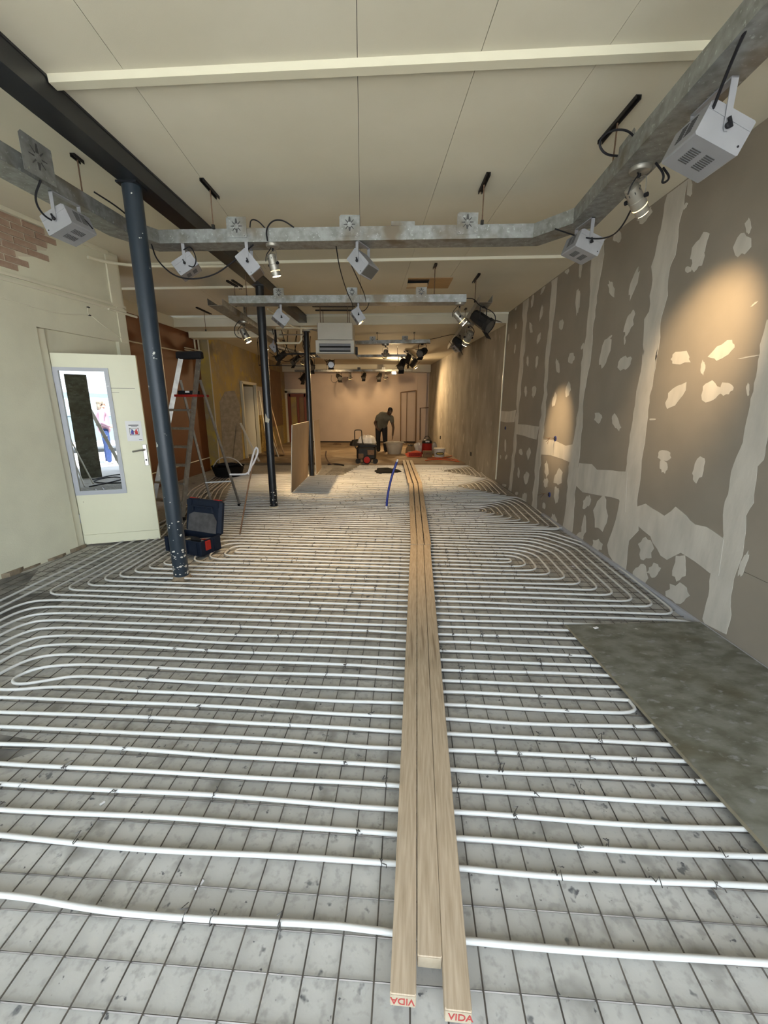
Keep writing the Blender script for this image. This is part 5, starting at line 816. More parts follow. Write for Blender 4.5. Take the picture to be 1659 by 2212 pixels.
cable([(-.98,3.85,2.85),(-.99,3.85,2.93),(-.93,3.85,3.0),(-.84,3.85,3.0),(-.76,3.86,2.95)],.006,'black cable arching above the front tray over the small spot')
cable([(-1.12,3.86,2.95),(-1.11,3.86,3.01),(-1.05,3.86,3.0),(-1.0,3.88,2.95)],.005,'short black cable arch beside the left slotted plate')
cable([(-.43,3.95,2.86),(-.43,4.2,2.75),(-.42,4.9,2.70),(-.41,5.55,2.74),(-.42,5.58,2.66),(-.37,5.62,2.60)],.005,'black cable sagging from the front tray to the straight tray, left of the pair')
cable([(-.30,3.95,2.70),(-.28,4.4,2.72),(-.24,5.0,2.72),(-.25,5.5,2.76)],.005,'black cable sagging from the front tray to the straight tray, right of the pair')
cable([(-.22,5.6,2.84),(-.21,5.55,2.74),(-.27,5.55,2.66),(-.33,5.62,2.68)],.005,'short cable loop beside the small floodlight on the straight tray')
cable([(.98,5.6,2.82),(1.1,5.7,2.84),(1.2,5.9,2.80),(1.45,6.0,2.74),(1.48,6.1,2.6),(1.40,6.2,2.5)],.006,'black cable from the straight tray to the big stage lantern')
cable([(-2.36,7.2,2.85),(-2.46,7.2,2.75),(-2.45,7.2,2.62),(-2.36,7.25,2.58)],.006,'black cable loop left of the middle column')
cable([(-2.2,8.3,2.5),(-2.0,8.5,2.35),(-1.9,8.8,2.38),(-1.86,9.0,2.5)],.006,'black cable hanging between the middle and far columns')
cable([(.7,9.6,2.9),(1.0,9.6,2.92),(1.3,9.2,2.95),(1.45,8.8,2.9)],.006,'black cable from the bright rear tray to the right tray')
cable([(-2.0,16.0,2.6),(-2.05,16.0,2.4),(-1.9,16.0,2.3),(-1.75,16.1,2.45)],.007,'cable loop under the farthest tray')
# heater unit on rods
hb=(-.91,7.8,2.41)
h=thing('air_heater','cream ceiling air heater with louvred outlet hanging on four rods','heater',hb)
MB(hb).bbox((-.90,8.05,2.79),(.62,.50,.28),.01).build('upper_case',m_unit,h)
fr=MB(hb)
for (x,w_,z,hh) in ((-1.215,.06,2.53,.22),(-.60,.06,2.53,.22),(-.9075,.555,2.615,.05),(-.9075,.555,2.435,.03)): fr.box((x,7.82,z),(w_,.06,hh))
fr.build('outlet_frame',m_unit,h)
MB(hb).box((-.9075,8.08,2.53),(.66,.46,.225)).build('lower_case',m_unit,h); MB(hb).box((-.9075,7.845,2.525),(.55,.01,.15)).build('dark_outlet',m_void,h)
for k in range(2): MB(hb).box((-.9075,7.825,2.572-.072*k),(.55,.05,.006),Matrix.Rotation(1.15,3,'X')).build('louvre',m_case,h)
MB(hb).prism([(-1.245,7.79,2.415),(-.57,7.79,2.415),(-.50,8.3,2.375),(-1.2,8.3,2.375)],(0,0,.012)).build('drip_tray',m_unit,h)
for x in (-1.16,-.68):
    for y in (7.88,8.22): MB(hb).cyl((x,y,2.92),(x,y,ZC-.02),.006,n=8).build('rod',m_rust,h)
MB(hb).box((-.92,7.9,ZC-.03),(.75,.04,.02)).build('rail',m_blackmetal,h); MB(hb).box((-.92,8.22,ZC-.03),(.75,.04,.02)).build('rail',m_blackmetal,h)
MB(hb).box((-.545,8.1,2.5),(.04,.16,.13)).build('side_valve',m_blackmetal,h)
# pipework left of the heater
for P,r,m,lab in (([(-2.15,8.7,2.99),(-1.32,8.7,2.99),(-1.24,8.5,2.95)],.016,m_trim,'upper cream pipe run feeding the heater'),([(-2.1,8.72,2.87),(-1.62,8.72,2.87),(-1.62,8.72,3.0),(-1.3,8.75,2.93),(-1.28,8.8,3.06)],.013,m_chrome,'pale stepped pipe between far column and heater'),([(-2.2,8.9,2.74),(-1.75,8.9,2.74),(-1.70,8.9,2.80),(-1.70,8.9,3.05)],.02,m_trim,'cream pipe bending up beside the far column'),([(-2.32,9.3,3.06),(-2.3,9.3,2.57),(-1.9,9.2,2.57),(-1.45,9.2,2.58)],.022,m_blackmetal,'dark pipe behind the far column head'),([(-2.0,7.6,3.1),(-1.75,8.4,2.96),(-1.65,8.6,2.96)],.016,m_trim,'short slanting cream pipe above the copper run')):
    o=MB(P[0]).tube(P,r,8).build('service_pipe',m,None,smooth=True); tag(o,lab,'pipe')
o=MB((-4.0,11.0,2.48)).tube([(-3.2,11.0,3.06),(-3.2,11.0,2.5),(-1.9,11.0,2.48),(-1.9,11.0,3.06)],.010,6).build('service_pipe',m_blackmetal); tag(o,'thin dark rail crossing low under the left rear ceiling','pipe')
# painted pipe coming out of the left wall under the second batten
o=MB((-3.2,5.2,2.9)).tube(smoothpath([lw(5.02,.02)+Vector((0,0,3.085)),lw(5.25,.06)+Vector((0,0,3.10)),Vector((-3.0,5.45,3.13)),Vector((-2.7,5.62,3.17)),Vector((-1.9,5.62,3.175))],2),.016,8).build('service_pipe',m_trim,None,smooth=True); tag(o,'cream painted pipe leaving the left wall under the ceiling','pipe')
# wall boxes with loose wires
def wallbox(y,z,lab,s=.07,wires=True,x=2.2995):
    t=thing('junction_box',lab,'junction box',(x,y,z),0,'open wall boxes')
    MB().cyl((0,0,0),(-.012,0,0),s/2,n=14).build('rim',m_bluebox,t); MB().cyl((-.0122,0,0),(-.0135,0,0),s*.36,n=14).build('dark_hole',m_void,t)
    if wires:
        r_=random.Random(int(y*100))
        for k in range(4):
            e=(-.10-.05*r_.random(),r_.uniform(.0,.22),r_.uniform(-.08,.03)); 
            MB().tube(smoothpath([(-.01,0,0),(-.07,.03,.01),(-.09,e[1]*.6,e[2]*.3),e],2),.0028,5).build('loose_wire',m_rust if k%2 else m_copper,t)
    return t
wallbox(5.70,1.11,'open blue wall box with loose wires in the warm light pool, upper one'); wallbox(5.70,.335,'open blue wall box with loose wires low on the plasterboard, lower one')
wallbox(8.13,1.12,'small blue wall box near the end of the plasterboard',.06,False)
o=MB((2.1,10.6,.36)).box((2.163,10.6,.34),(.02,.09,.09)).build('junction_box',m_void); tag(o,'small black wall box low on the concrete wall','junction box')
o=MB((1.86,14.6,.4)).box((1.888,14.6,.45),(.02,.1,.1)).build('junction_box',m_void); tag(o,'small black box low at the far end of the concrete wall','junction box')
# wire clipped on the left wall
Pw=[lw(2.8,.006)+Vector((0,0,2.52)),lw(4.03,.006)+Vector((0,0,2.463)),lw(4.27,.006)+Vector((0,0,2.445)),lw(4.57,.006)+Vector((0,0,2.43)),lw(4.90,.008)+Vector((0,0,2.49)),lw(4.955,.008)+Vector((0,0,2.50)),lw(5.07,.006)+Vector((0,0,2.426)),lw(5.38,.006)+Vector((0,0,2.30))]
o=cable(Pw,.005,'thin wire sagging along the cream left wall above the door',m_trim,2,'wire','wire')
t=thing('cable_clip','small loop of wire with dark clips on the left wall','clip',lw(4.92,.0)+Vector((0,0,2.53)))
MB().tube(smoothpath([(.01,0,-.04),(.02,-.02,0),(.012,.0,.035),(.01,.02,.04)],2),.004,6).build('wire_loop',m_trim,t)
for z in (-.04,.04): MB().box((.012,.012,z),(.02,.025,.012)).build('clip_body',m_blackmetal,t)
# conduits on the back wall
t=thing('wall_conduit','thin pipe frame on the back wall right of the worker','conduit',(.9,17.2,.03)); sh=(.9,17.2,.03)
for P,r in (([(.60,17.2,.03),(.58,17.2,2.02)],.018),([(.83,17.2,.03),(.83,17.2,2.02)],.013),([(1.21,17.12,.03),(1.19,17.12,2.10)],.026),([(.58,17.2,2.02),(1.19,17.14,2.10)],.018)): MB(sh).tube(P,r,8).build('pipe',m_copper,t)
o=MB((1.38,17.12,.1)).tube([(1.39,17.12,.16),(1.365,17.12,1.42),(1.70,17.1,1.44)],.02,8).build('service_pipe',m_rust); tag(o,'bent brown pipe beside the rear pilaster','pipe')

rq=random.Random(21)
for i in range(7):
    x=-2.35+.16*i; y=8.8+rq.uniform(0,2.4); z=3.05 if y>9 else 2.95
    cable([(x,y,z),(x+rq.uniform(-.1,.1),y,z-.25),(x+rq.uniform(.0,.2),y+.1,z-.45-rq.uniform(0,.2)),(x+.25,y+.2,z-.3),(x+.3,y+.1,z)],.008,['first','second','third','fourth','fifth','sixth','last'][i]+' hanging dark cable from the left in the bundle at the far column head',m_blackmetal)
# ================================================================ THINGS IN THE ROOM
# --- open door with mirror pane (local x along the leaf from the hinge, y = away from the viewer side)
dp0=Vector((-3.39,4.42,0)); dp1=Vector((-2.66,4.65,0)); dz=math.atan2(dp1.y-dp0.y,dp1.x-dp0.x)
D=thing('open_door','cream door standing open at the left wall with a tall grey-framed reflecting pane','door',(dp0.x,dp0.y,.012),dz)
DW,DH=.765,2.035; px0,px1,pz0,pz1=.045,.455,.61,1.865
for (x0,x1,z0,z1,n) in ((0,DW,pz1,DH,'top_panel'),(0,DW,.11,pz0,'lower_panel'),(px1,DW,pz0,pz1,'lock_panel'),(0,px0,pz0,pz1,'hinge_stile')):
    MB().box(((x0+x1)/2,.02,(z0+z1)/2),(x1-x0,.04,z1-z0)).build(n,m_door,D)
MB().box((DW/2,.018,.054),(DW,.044,.108)).build('kick_board',m_door,D)
for (x0,x1,z0,z1) in ((px0-.045,px1+.04,pz1,pz1+.034),(px0-.045,px1+.04,pz0-.045,pz0),(px0-.045,px0,pz0,pz1),(px1,px1+.04,pz0,pz1)):
    MB().box(((x0+x1)/2,-.004,(z0+z1)/2),(x1-x0,.012,z1-z0)).build('pane_frame',m_steelframe,D)
for z in (.75,1.25,1.72):
    for x in (px0-.022,px1+.02): MB().cyl((x,-.010,z),(x,-.0125,z),.005,n=8).build('screw',m_chrome,D)
MB().box(((px0+px1)/2,.012,(pz0+pz1)/2),(px1-px0,.006,pz1-pz0)).build('mirror_pane',m_mirror,D)
MB().bbox((.735,-.006,.985),(.042,.010,.235),.004).build('handle_plate',m_chrome,D)
hd=MB().tube(smoothpath([(.735,-.012,1.045),(.735,-.05,1.045),(.71,-.055,1.045),(.62,-.055,1.03)],2),.009,8).build('lever_handle',m_chrome,D,smooth=True)
MB().cyl((.735,-.011,.93),(.735,-.014,.93),.010,n=12).build('lock_cylinder',m_dark,D)
MB().box((.60,-.0012,1.70),(.24,.001,.004)).build('scratch',m_ink,D); MB().box((.52,-.0012,1.655),(.09,.001,.003)).build('scratch',m_ink,D)
for z in (.3,1.1,1.8): MB().cyl((-.008,.0,z-.05),(-.008,.0,z+.05),.009,n=8).build('hinge',m_steelframe,D)
D2=thing('door_notice','laminated notice with blue and red figures taped on the door','notice',D.matrix_world@Vector((0,0,0)))
bpy.context.view_layer.update(); D2.location=Vector((dp0.x,dp0.y,.012)); D2.rotation_euler=(0,0,dz)
MB().box((.655,-.002,1.248),(.155,.0016,.215)).build('sheet',m_paper,D2)
MB().box((.655,-.0034,1.312),(.098,.0008,.008)).build('heading_line',m_ink,D2); MB().box((.66,-.0034,1.298),(.06,.0008,.005)).build('heading_line',m_ink,D2)
fr=MB()
for (x,z,w_,h) in ((.655,1.28,.092,.004),(.655,1.206,.092,.004),(.611,1.243,.004,.078),(.699,1.243,.004,.078)): fr.box((x,-.0034,z),(w_,.0008,h))
fr.build('picture_frame',m_ink,D2)
for x,m in ((.635,m_inkblue),(.675,m_inkred)):
    MB().prism([(x-.014,-.003,1.212),(x+.014,-.003,1.212),(x+.013,-.003,1.245),(x+.006,-.003,1.252),(x+.008,-.003,1.262),(x,-.003,1.270),(x-.008,-.003,1.262),(x-.006,-.003,1.252),(x-.013,-.003,1.245)],(0,-.0008,0)).build('figure',m,D2)
MB().box((.655,-.0042,1.243),(.112,.0004,.003),Matrix.Rotation(.7,3,'Y')).build('cross_line',m_ink,D2); MB().box((.655,-.0042,1.243),(.112,.0004,.003),Matrix.Rotation(-.7,3,'Y')).build('cross_line',m_inkred,D2)
MB().box((.705,-.0034,1.155),(.03,.0008,.006)).build('footer_mark',m_ink,D2)
# door lining at the hinge
struct(MB().prism([lw(4.315,-.08)+Vector((0,0,0)),lw(4.40,-.08),lw(4.40,-.02),lw(4.315,-.02)],(0,0,2.26)).build('trim_13',m_trim))
# --- step ladder
FLp,FRp=Vector((-3.33,5.66,0)),Vector((-2.80,5.48,0)); RRp,RLp=Vector((-2.30,6.33,0)),Vector((-2.66,6.16,0))
TLp,TRp=Vector((-2.80,5.98,2.16)),Vector((-2.555,5.98,2.16))
base=(FLp+FRp+RRp+RLp)/4; L=thing('step_ladder','tall worn aluminium step ladder standing open by the orange wall','ladder',base)
def bar(p,q,w_,d,name,m,parent,sh):
    p,q=Vector(p),Vector(q); a=(q-p).normalized(); u=Vector((0,0,1)).cross(a); u=u.normalized() if u.length>1e-4 else Vector((1,0,0)); v=a.cross(u)
    o=[p+u*w_/2+v*d/2,p-u*w_/2+v*d/2,p-u*w_/2-v*d/2,p+u*w_/2-v*d/2]
    return MB(sh).prism(o,q-p).build(name,m,parent)
for p,q in ((FLp,TLp),(FRp,TRp)): bar(p+Vector((0,0,.02)),q,.028,.06,'stile',m_alu,L,base); bar(p,p+(q-p)*.02,.04,.07,'foot',m_dark,L,base)
lt=lambda z: (FLp+(TLp-FLp)*z/2.16, FRp+(TRp-FRp)*z/2.16)
for p,z in ((RRp,1),(RLp,0)):
    top=(lt(1.87)[1] if z else lt(1.87)[0])+Vector((.03,.04,0)); bar(p+Vector((0,0,.02)),top,.022,.03,'rear_leg',m_alu,L,base); bar(p,p+(top-p)*.02,.03,.04,'foot',m_dark,L,base)
bar(RRp+Vector((0,0,.0))+(lt(1.87)[1]-RRp)*.22,RLp+(lt(1.87)[0]-RLp)*.22,.02,.02,'rear_brace',m_alu,L,base)
for k in range(1,7):
    a,b=lt(.245*k); bar(a,b,.09,.028,'tread',m_alu,L,base)
a,b=lt(1.66); c=(a+b)/2+Vector((.06,.10,0))
rotl=Matrix.Rotation(math.atan2(b.y-a.y,b.x-a.x),3,'Z')
MB(base).box(c,((b-a).length+.02,.30,.03),rotl).build('platform',m_red,L)
MB(base).bbox((TLp+TRp)/2+Vector((0,.0,.03)),(.37,.10,.10),.02,rotl).build('top_cap',m_dark,L)
TT=thing('tool_tray','dark tray of tools lying on the red ladder platform','tray',c+Vector((0,0,.016)),math.atan2(b.y-a.y,b.x-a.x))
MB().box((-.02,-.03,.006),(.22,.16,.012)).build('base',m_dark,TT)
for y in (-.11,.05): MB().box((-.02,y,.025),(.22,.008,.05)).build('rim',m_dark,TT)
MB().box((.01,-.116,.035),(.06,.006,.025)).build('white_label',m_paper,TT); MB().cyl((-.08,-.03,.03),(.05,-.0,.035),.016,n=10).build('tool_handle',m_red,TT)
# --- tool case
T=thing('tool_case','open navy blue plastic tool case with red latch behind the near column','tool case',(-2.08,4.24,.022),-.38); T.scale=(1,.78,1)
MB().box((0,0,.012),(.50,.36,.024)).build('floor_plate',m_navy,T); MB().box((0,0,.055),(.47,.33,.06)).build('foam_tray',m_foam,T)
for (x,y,w_,d) in ((0,-.175,.50,.018),(0,.175,.50,.018),(-.245,0,.018,.35),(.245,0,.018,.35)): MB().bbox((x,y,.085),(w_,d,.15),.005).build('side_wall',m_navy,T)
for x in (-.2,-.07,.07,.2): MB().box((x,-.189,.08),(.02,.012,.13)).build('rib',m_navy,T)
MB().bbox((.258,-.06,.10),(.022,.085,.10),.006).build('red_latch',m_red,T); MB().box((.253,.06,.08),(.012,.02,.13)).build('rib',m_navy,T)
lid=MB(); rx=Matrix.Rotation(R(-14),3,'X')
lid.bbox((0,0,.20),(.50,.10,.38),.03); lo=lid.build('lid',m_navy,T); lo.location=(.0,.215,.13); lo.rotation_euler=(R(-14),0,R(0))
MB().prism([(-.20,-.055,.02),(.20,-.055,.02),(.205,-.055,.16),(.15,-.055,.235),(-.12,-.055,.235),(-.19,-.055,.2)],(0,.008,0)).build('foam_insert',m_foam,lo)
MB().tube([(-.13,-.058,.25),(-.12,-.062,.30),(.14,-.062,.30),(.15,-.058,.25)],.013,8).build('carry_handle',m_navy,lo)
for x in (-.19,.19): MB().box((x,-.052,.34),(.07,.02,.06)).build('lid_catch',m_navy,lo)
for x in (-.17,.17): MB().box((x,0,.393),(.08,.06,.010)).build('red_catch',m_red,lo)
bpy.context.view_layer.update()
def small(name,lab,cat,x,y,z,fn):
    q=T.matrix_basis@Vector((x,y,z)); t=thing(name,lab,cat,q,-.38); fn(t); return t
bpy.context.view_layer.update()
def drill(t):
    MB().lathe([(.012,-.09),(.03,-.07),(.032,.03),(.022,.06),(.010,.10)],(0,0,.035),14,'X').build('motor_housing',m_dark,t); MB().bbox((-.04,-.03,.03),(.04,.10,.05),.01).build('grip',m_alu,t); MB().cyl((.09,0,.035),(.13,0,.035),.008,n=8).build('chuck',m_chrome,t)
small('power_drill','power drill lying in the open tool case','drill',.05,-.03,.095,drill)
def roll(t): MB().lathe([(.02,0),(.055,.0),(.055,.05),(.02,.05)],(0,0,0),20).build('tape_ring',m_white,t); MB().lathe([(.018,.002),(.02,.002),(.02,.048),(.018,.048)],(0,0,0),16).build('core',m_board,t)
small('tape_roll','white roll in the left end of the tool case','tape roll',-.19,-.05,.12,roll)
def bits(t):
    for i in range(4): MB().cyl((-.08,-.03+.02*i,.008),(.10,-.02+.02*i,.008+.01*i),.007,n=8).build('bit',[m_chrome,m_dark,m_red,m_alu][i],t)
small('bit_set','metal bits and tools scattered in the case beside the drill','tools',.12,.04,.10,bits)
# --- bar with looped strap handle
B=thing('lifting_bar','thin brown bar with a bent grey loop on top behind the tool case','bar',(-1.765,4.78,.022)); sh=B.location
MB(sh).tube([(-1.765,4.78,.022),(-1.70,5.08,.62),(-1.66,5.2,.86)],.009,8).build('bar',m_rust,B,smooth=True)
MB(sh).tube(smoothpath([(-1.72,5.12,.70),(-1.70,5.16,.79),(-1.655,5.22,.98),(-1.63,5.24,1.03),(-1.61,5.24,1.0),(-1.62,5.23,.93),(-1.67,5.18,.82),(-1.72,5.13,.71),(-1.80,5.12,.70),(-1.95,5.12,.70)],2),.013,8).build('looped_strap',m_steelframe,B,smooth=True)
# --- black tub with hoop
TB=thing('flexible_tub','black rubber tub with a pale hoop handle near the orange wall','tub',(-3.45,9.0,.022))
MB().lathe([(.24,0),(.28,.02),(.34,.22),(.35,.23),(.33,.225),(.27,.04),(.0,.035)],(0,0,0),24).build('tub_body',m_cloth,TB,smooth=True)
MB().tube(smoothpath([(-.33,0,.2),(-.2,0,.38),(.0,0,.42),(.2,0,.36),(.33,0,.2)],2),.012,8).build('hoop_handle',m_white,TB)
for k in range(5): MB().tube(smoothpath([(.26*math.cos(k),.26*math.sin(k),.23+.015*k),(.26*math.cos(k+1.5),.26*math.sin(k+1.5),.26),(.26*math.cos(k+3),.26*math.sin(k+3),.24+.01*k)],2),.013,6).build('hose_coil',m_dark,TB)
# --- building boards standing by the far column
def stand_board(P,lab):
    b=P[0]; t=thing('building_board',lab,'board',b); 
    (x0,y0,z0),(x1,y1,z1),zh,lean=P
    n=Vector((y1-y0,-(x1-x0),0)).normalized()
    a=[Vector((x0,y0,z0)),Vector((x1,y1,z0)),Vector((x1,y1,zh))+Vector((lean,0,0)),Vector((x0,y0,zh))+Vector((lean,0,0))]
    MB(b).prism(a,n*.012).build('panel',m_board,t)
    MB(b).prism([a[0]+Vector((0,-.002,0)),a[0]+n*.012+Vector((0,-.002,0)),a[3]+n*.012+Vector((0,-.002,0)),a[3]+Vector((0,-.002,0))],(0,.002,0)).build('white_edge',m_bedge,t)
    MB(b).prism([a[3],a[2],a[2]+n*.012,a[3]+n*.012],(0,0,.0015)).build('white_edge',m_bedge,t)
stand_board(((-1.69,7.22,.022),(-1.715,8.95,.022),1.205,.075),'beige building board standing on edge in front of the far column')
stand_board(((-1.568,9.2,.022),(-1.61,10.25,.022),1.205,-.02),'second beige board standing behind the far column')
# --- blue tube
t=thing('blue_tube','bent blue tube sticking up out of the pipe floor','tube',(.014,6.19,.01)); sh=t.location
Pb=smoothpath([(.014,6.19,.01),(.02,6.19,.15),(.05,6.2,.33),(.09,6.21,.5),(.13,6.22,.62),(.165,6.22,.72)],2)
MB(sh).tube(Pb,.017,10).build('tube',m_blue,t,smooth=True); MB(sh).cyl((.165,6.22,.715),(.178,6.222,.755),.013,n=10).build('white_tip',m_paper,t); MB(sh).cyl((.012,6.19,.0),(.014,6.19,.04),.019,n=10).build('white_base',m_paper,t)
# --- black cloth heap
def heap(name,lab,cat,c,rx,ry,h,m,seed,n=22):
    rnd=random.Random(seed); vs=[];fs=[]; rings=6
    for i in range(rings+1):
        f=i/rings
        for k in range(n):
            q=2*math.pi*k/n; r=math.cos(f*math.pi/2)**.7*(1+.16*math.sin(3*q+seed)+.10*math.sin(7*q+seed*2)+rnd.uniform(-.05,.05))
            vs.append((c[0]+rx*r*math.cos(q),c[1]+ry*r*math.sin(q),c[2]+h*math.sin(f*math.pi/2)*(1+rnd.uniform(-.15,.15))))
    for i in range(rings):
        for k in range(n): fs.append((i*n+k,i*n+(k+1)%n,(i+1)*n+(k+1)%n,(i+1)*n+k))
    fs.append(tuple(range(rings*n,(rings+1)*n))); fs.append(tuple(range(n-1,-1,-1)))
    o=MB(c).add(vs,fs).build(name,m,None,smooth=True); return tag(o,lab,cat)
heap('cloth','crumpled black cloth lying flat on the pipes by the blue tube','cloth',(.02,9.8,.02),.30,.40,.045,m_cloth,2)
# --- machine on wheels with a white sack
G=thing('site_vacuum','dark wheeled site machine with tubular handle and a red wheel at the floor edge','machine',(-.52,11.2,.022)); sh=Vector(G.location); gx=lambda x,y,z: sh+Vector((x,y,z))
MB(sh).bbox(gx(.0,0,.28),(.52,.40,.34),.06).build('body',m_blackmetal,G); MB(sh).bbox(gx(.03,0,.47),(.48,.36,.08),.03).build('cover',m_dark,G)
MB(sh).bbox(gx(-.14,-.205,.2),(.14,.02,.14),.01).build('red_panel',m_rust,G); MB(sh).bbox(gx(.12,-.205,.3),(.18,.02,.14),.01).build('control_panel',m_rust,G)
w_=MB(sh).lathe([(.02,-.03),(.085,-.025),(.085,.01),(.02,.012)],gx(.02,-.285,.115),18,'Y').build('wheel',m_red,G); MB(sh).lathe([(.098,-.03),(.115,-.02),(.115,.02),(.098,.03)],gx(.02,-.25,.115),18,'Y').build('tyre',m_rubber,G)
for x in (-.22,.24): MB(sh).lathe([(.01,-.02),(.07,-.02),(.07,.02),(.01,.02)],gx(x,-.16,.07),14,'Y').build('castor',m_rubber,G)
MB(sh).tube(smoothpath([gx(-.16,-.17,.3),gx(-.30,-.17,.42),gx(-.30,-.15,.60),gx(-.31,-.1,.84),gx(-.29,-.1,.88),gx(-.14,-.1,.88),gx(-.12,-.1,.84),gx(-.11,-.12,.55),gx(.0,-.17,.42)],2),.013,8).build('handle',m_blackmetal,G,smooth=True)
o=heap('sack','white sack lying over the dark wheeled machine','sack',(-.50,11.45,.535),.24,.16,.20,m_bag,5)
# --- tub, bags, buckets
Bk=thing('mixing_tub','large whitish tub with dark rim under the worker','tub',(.27,13.25,.035))
MB().lathe([(.20,0),(.21,.01),(.285,.345),(.30,.35),(.30,.365),(.275,.36),(.20,.03),(.0,.02)],(0,0,0),26).build('tub_body',m_tub,Bk,smooth=True); MB().tube([(.292*math.cos(q),.292*math.sin(q),.355) for q in [i*math.pi/12 for i in range(24)]],.012,6,closed=True).build('rim',m_tub,Bk)
for s in (-1,1): MB().tube(smoothpath([(s*.29,-.06,.34),(s*.34,-.05,.34),(s*.34,.05,.34),(s*.29,.06,.34)],1),.010,6).build('grip',m_tub,Bk)
def bagbody(name,lab,c,rx,ry,h,m,seed): return heap(name,lab,'bag',c,rx,ry,h,m,seed)
t=bagbody('tool_bag','brown open bag beside the whitish tub',(.78,13.3,.035),.15,.13,.30,m_burlap,3); MB((.78,13.3,.035)).lathe([(.10,.29),(.11,.31),(.09,.32)],(.78,13.3,.0),12).build('black_opening',m_dark,t)
bagbody('plastic_bag','crumpled pale plastic bag between brown bag and red container',(1.05,13.5,.035),.20,.18,.30,m_bag,7)
RC=thing('red_vacuum','red round workshop vacuum with dark top','vacuum',(1.30,13.25,.035))
MB().lathe([(.16,0),(.17,.02),(.155,.33),(.16,.34)],(0,0,0),22).build('drum',m_red,RC,smooth=True); MB().lathe([(.165,.34),(.16,.40),(.10,.46),(.0,.47)],(0,0,0),22).build('motor_head',m_blackmetal,RC,smooth=True)
MB().tube(smoothpath([(-.10,0,.45),(-.06,0,.55),(.05,0,.56),(.10,0,.45)],2),.010,6).build('handle',m_dark,RC); MB().box((0,-.15,.40),(.12,.02,.05)).build('front_label',m_bag,RC)
heap('sack','small beige sack beside the red vacuum','sack',(1.55,13.4,.035),.10,.10,.33,m_tub,9)
RB=thing('red_toolbox','flat open red toolbox on the floor in front of the vacuum','toolbox',(.98,12.55,.035),.05)
MB().bbox((-.12,0,.07),(.42,.26,.14),.02).build('tray',m_red,RB); MB().box((-.12,-.02,.142),(.36,.2,.006)).build('contents',m_rust,RB); MB().prism([(-.35,-.13,.0),(-.42,-.13,.10),(-.1,-.13,.20),(.05,-.13,.16),(.05,-.13,.0)],(0,.01,0)).build('front_panel',m_orangep,RB)
CBx=thing('cardboard_box','small brown box at the right of the red toolbox','box',(1.24,12.45,.035)); MB().box((0,0,.09),(.26,.2,.18)).build('carton',m_burlap,CBx); MB().box((0,-.101,.10),(.2,.003,.06)).build('label',m_rust,CBx)
WB=thing('paint_bucket','white paint bucket with oval dark label and raised handle','bucket',(1.60,12.45,.035))
MB().lathe([(.145,0),(.165,.22),(.175,.225),(.175,.26),(.16,.262),(0,.255)],(0,0,0),24).build('pail',m_white,WB,smooth=True)
MB().add([(.158*math.sin(a)*1.01,-.158*math.cos(a)*1.01,.115+.05*b*math.sqrt(max(0,1-(a/.85)**2))) for a in [i*.85/6 for i in range(-6,7)] for b in (-1,1)],[(2*i,2*i+2,2*i+3,2*i+1) for i in range(12)]).build('label_oval',m_void,WB)
MB().add([(.160*math.sin(a)*1.01,-.160*math.cos(a)*1.01,.115+.03*b*math.sqrt(max(0,1-(a/.7)**2))) for a in [i*.7/6 for i in range(-6,7)] for b in (-1,1)],[(2*i,2*i+2,2*i+3,2*i+1) for i in range(12)]).build('label_centre',m_ybrick,WB)
MB().tube(smoothpath([(.17,0,.22),(.185,0,.1),(.19,0,-.0)],1),.004,5).build('wire_handle',m_chrome,WB)
def strap(P,lab,grp='orange straps on the floor'):
    o=MB(P[0]).tube(smoothpath(P,3),.013,6).build('orange_hose',m_orangep,None,smooth=True); return tag(o,lab,'hose',grp)
strap([(1.2,12.0,.05),(1.5,12.15,.05),(1.8,11.9,.06),(2.02,11.6,.05)],'orange hose curving from the brown box toward the right wall'); strap([(1.35,11.7,.05),(1.55,11.95,.05),(1.85,12.3,.06),(2.0,12.6,.05)],'orange hose crossing over the other one'); strap([(1.1,11.5,.05),(1.35,11.75,.06),(1.7,11.7,.05),(2.0,11.3,.05)],'orange hose nearest the platform edge')
strap([(-1.9,10.9,.03),(-1.6,10.75,.03),(-1.3,10.85,.03),(-1.0,10.8,.03)],'orange cable lying along the floor edge left of the machine',None) if False else None
# debris left of the machine
t=thing('wire_scrap','dark twisted metal scrap on the floor left of the machine','scrap',(-1.35,10.6,.022))
MB().tube(smoothpath([(.2,.1,.01),(.0,.0,.03),(-.12,.0,.08),(-.2,.0,.25),(-.17,.0,.38)],2),.016,6).build('bent_strip',m_rust,t); MB().tube(smoothpath([(-.15,.05,.03),(.05,.02,.05),(.28,-.05,.02)],2),.02,6).build('bent_strip',m_blackmetal,t)
heap('rubble','small dark heap of rubble by the back wall','rubble',(-1.9,16.3,.035),.14,.1,.05,m_rust,12)
heap('rubble','dark lumpy tool heap by the back wall left of the machine','rubble',(-1.12,15.9,.035),.28,.16,.22,m_blackmetal,14)
o=MB((-2.35,10.7,.03)).box((-2.1,10.75,.03),(.34,.10,.03),Matrix.Rotation(.4,3,'Z')).build('timber_offcut',m_rust); tag(o,'dark timber offcut on the floor behind the board','offcut')
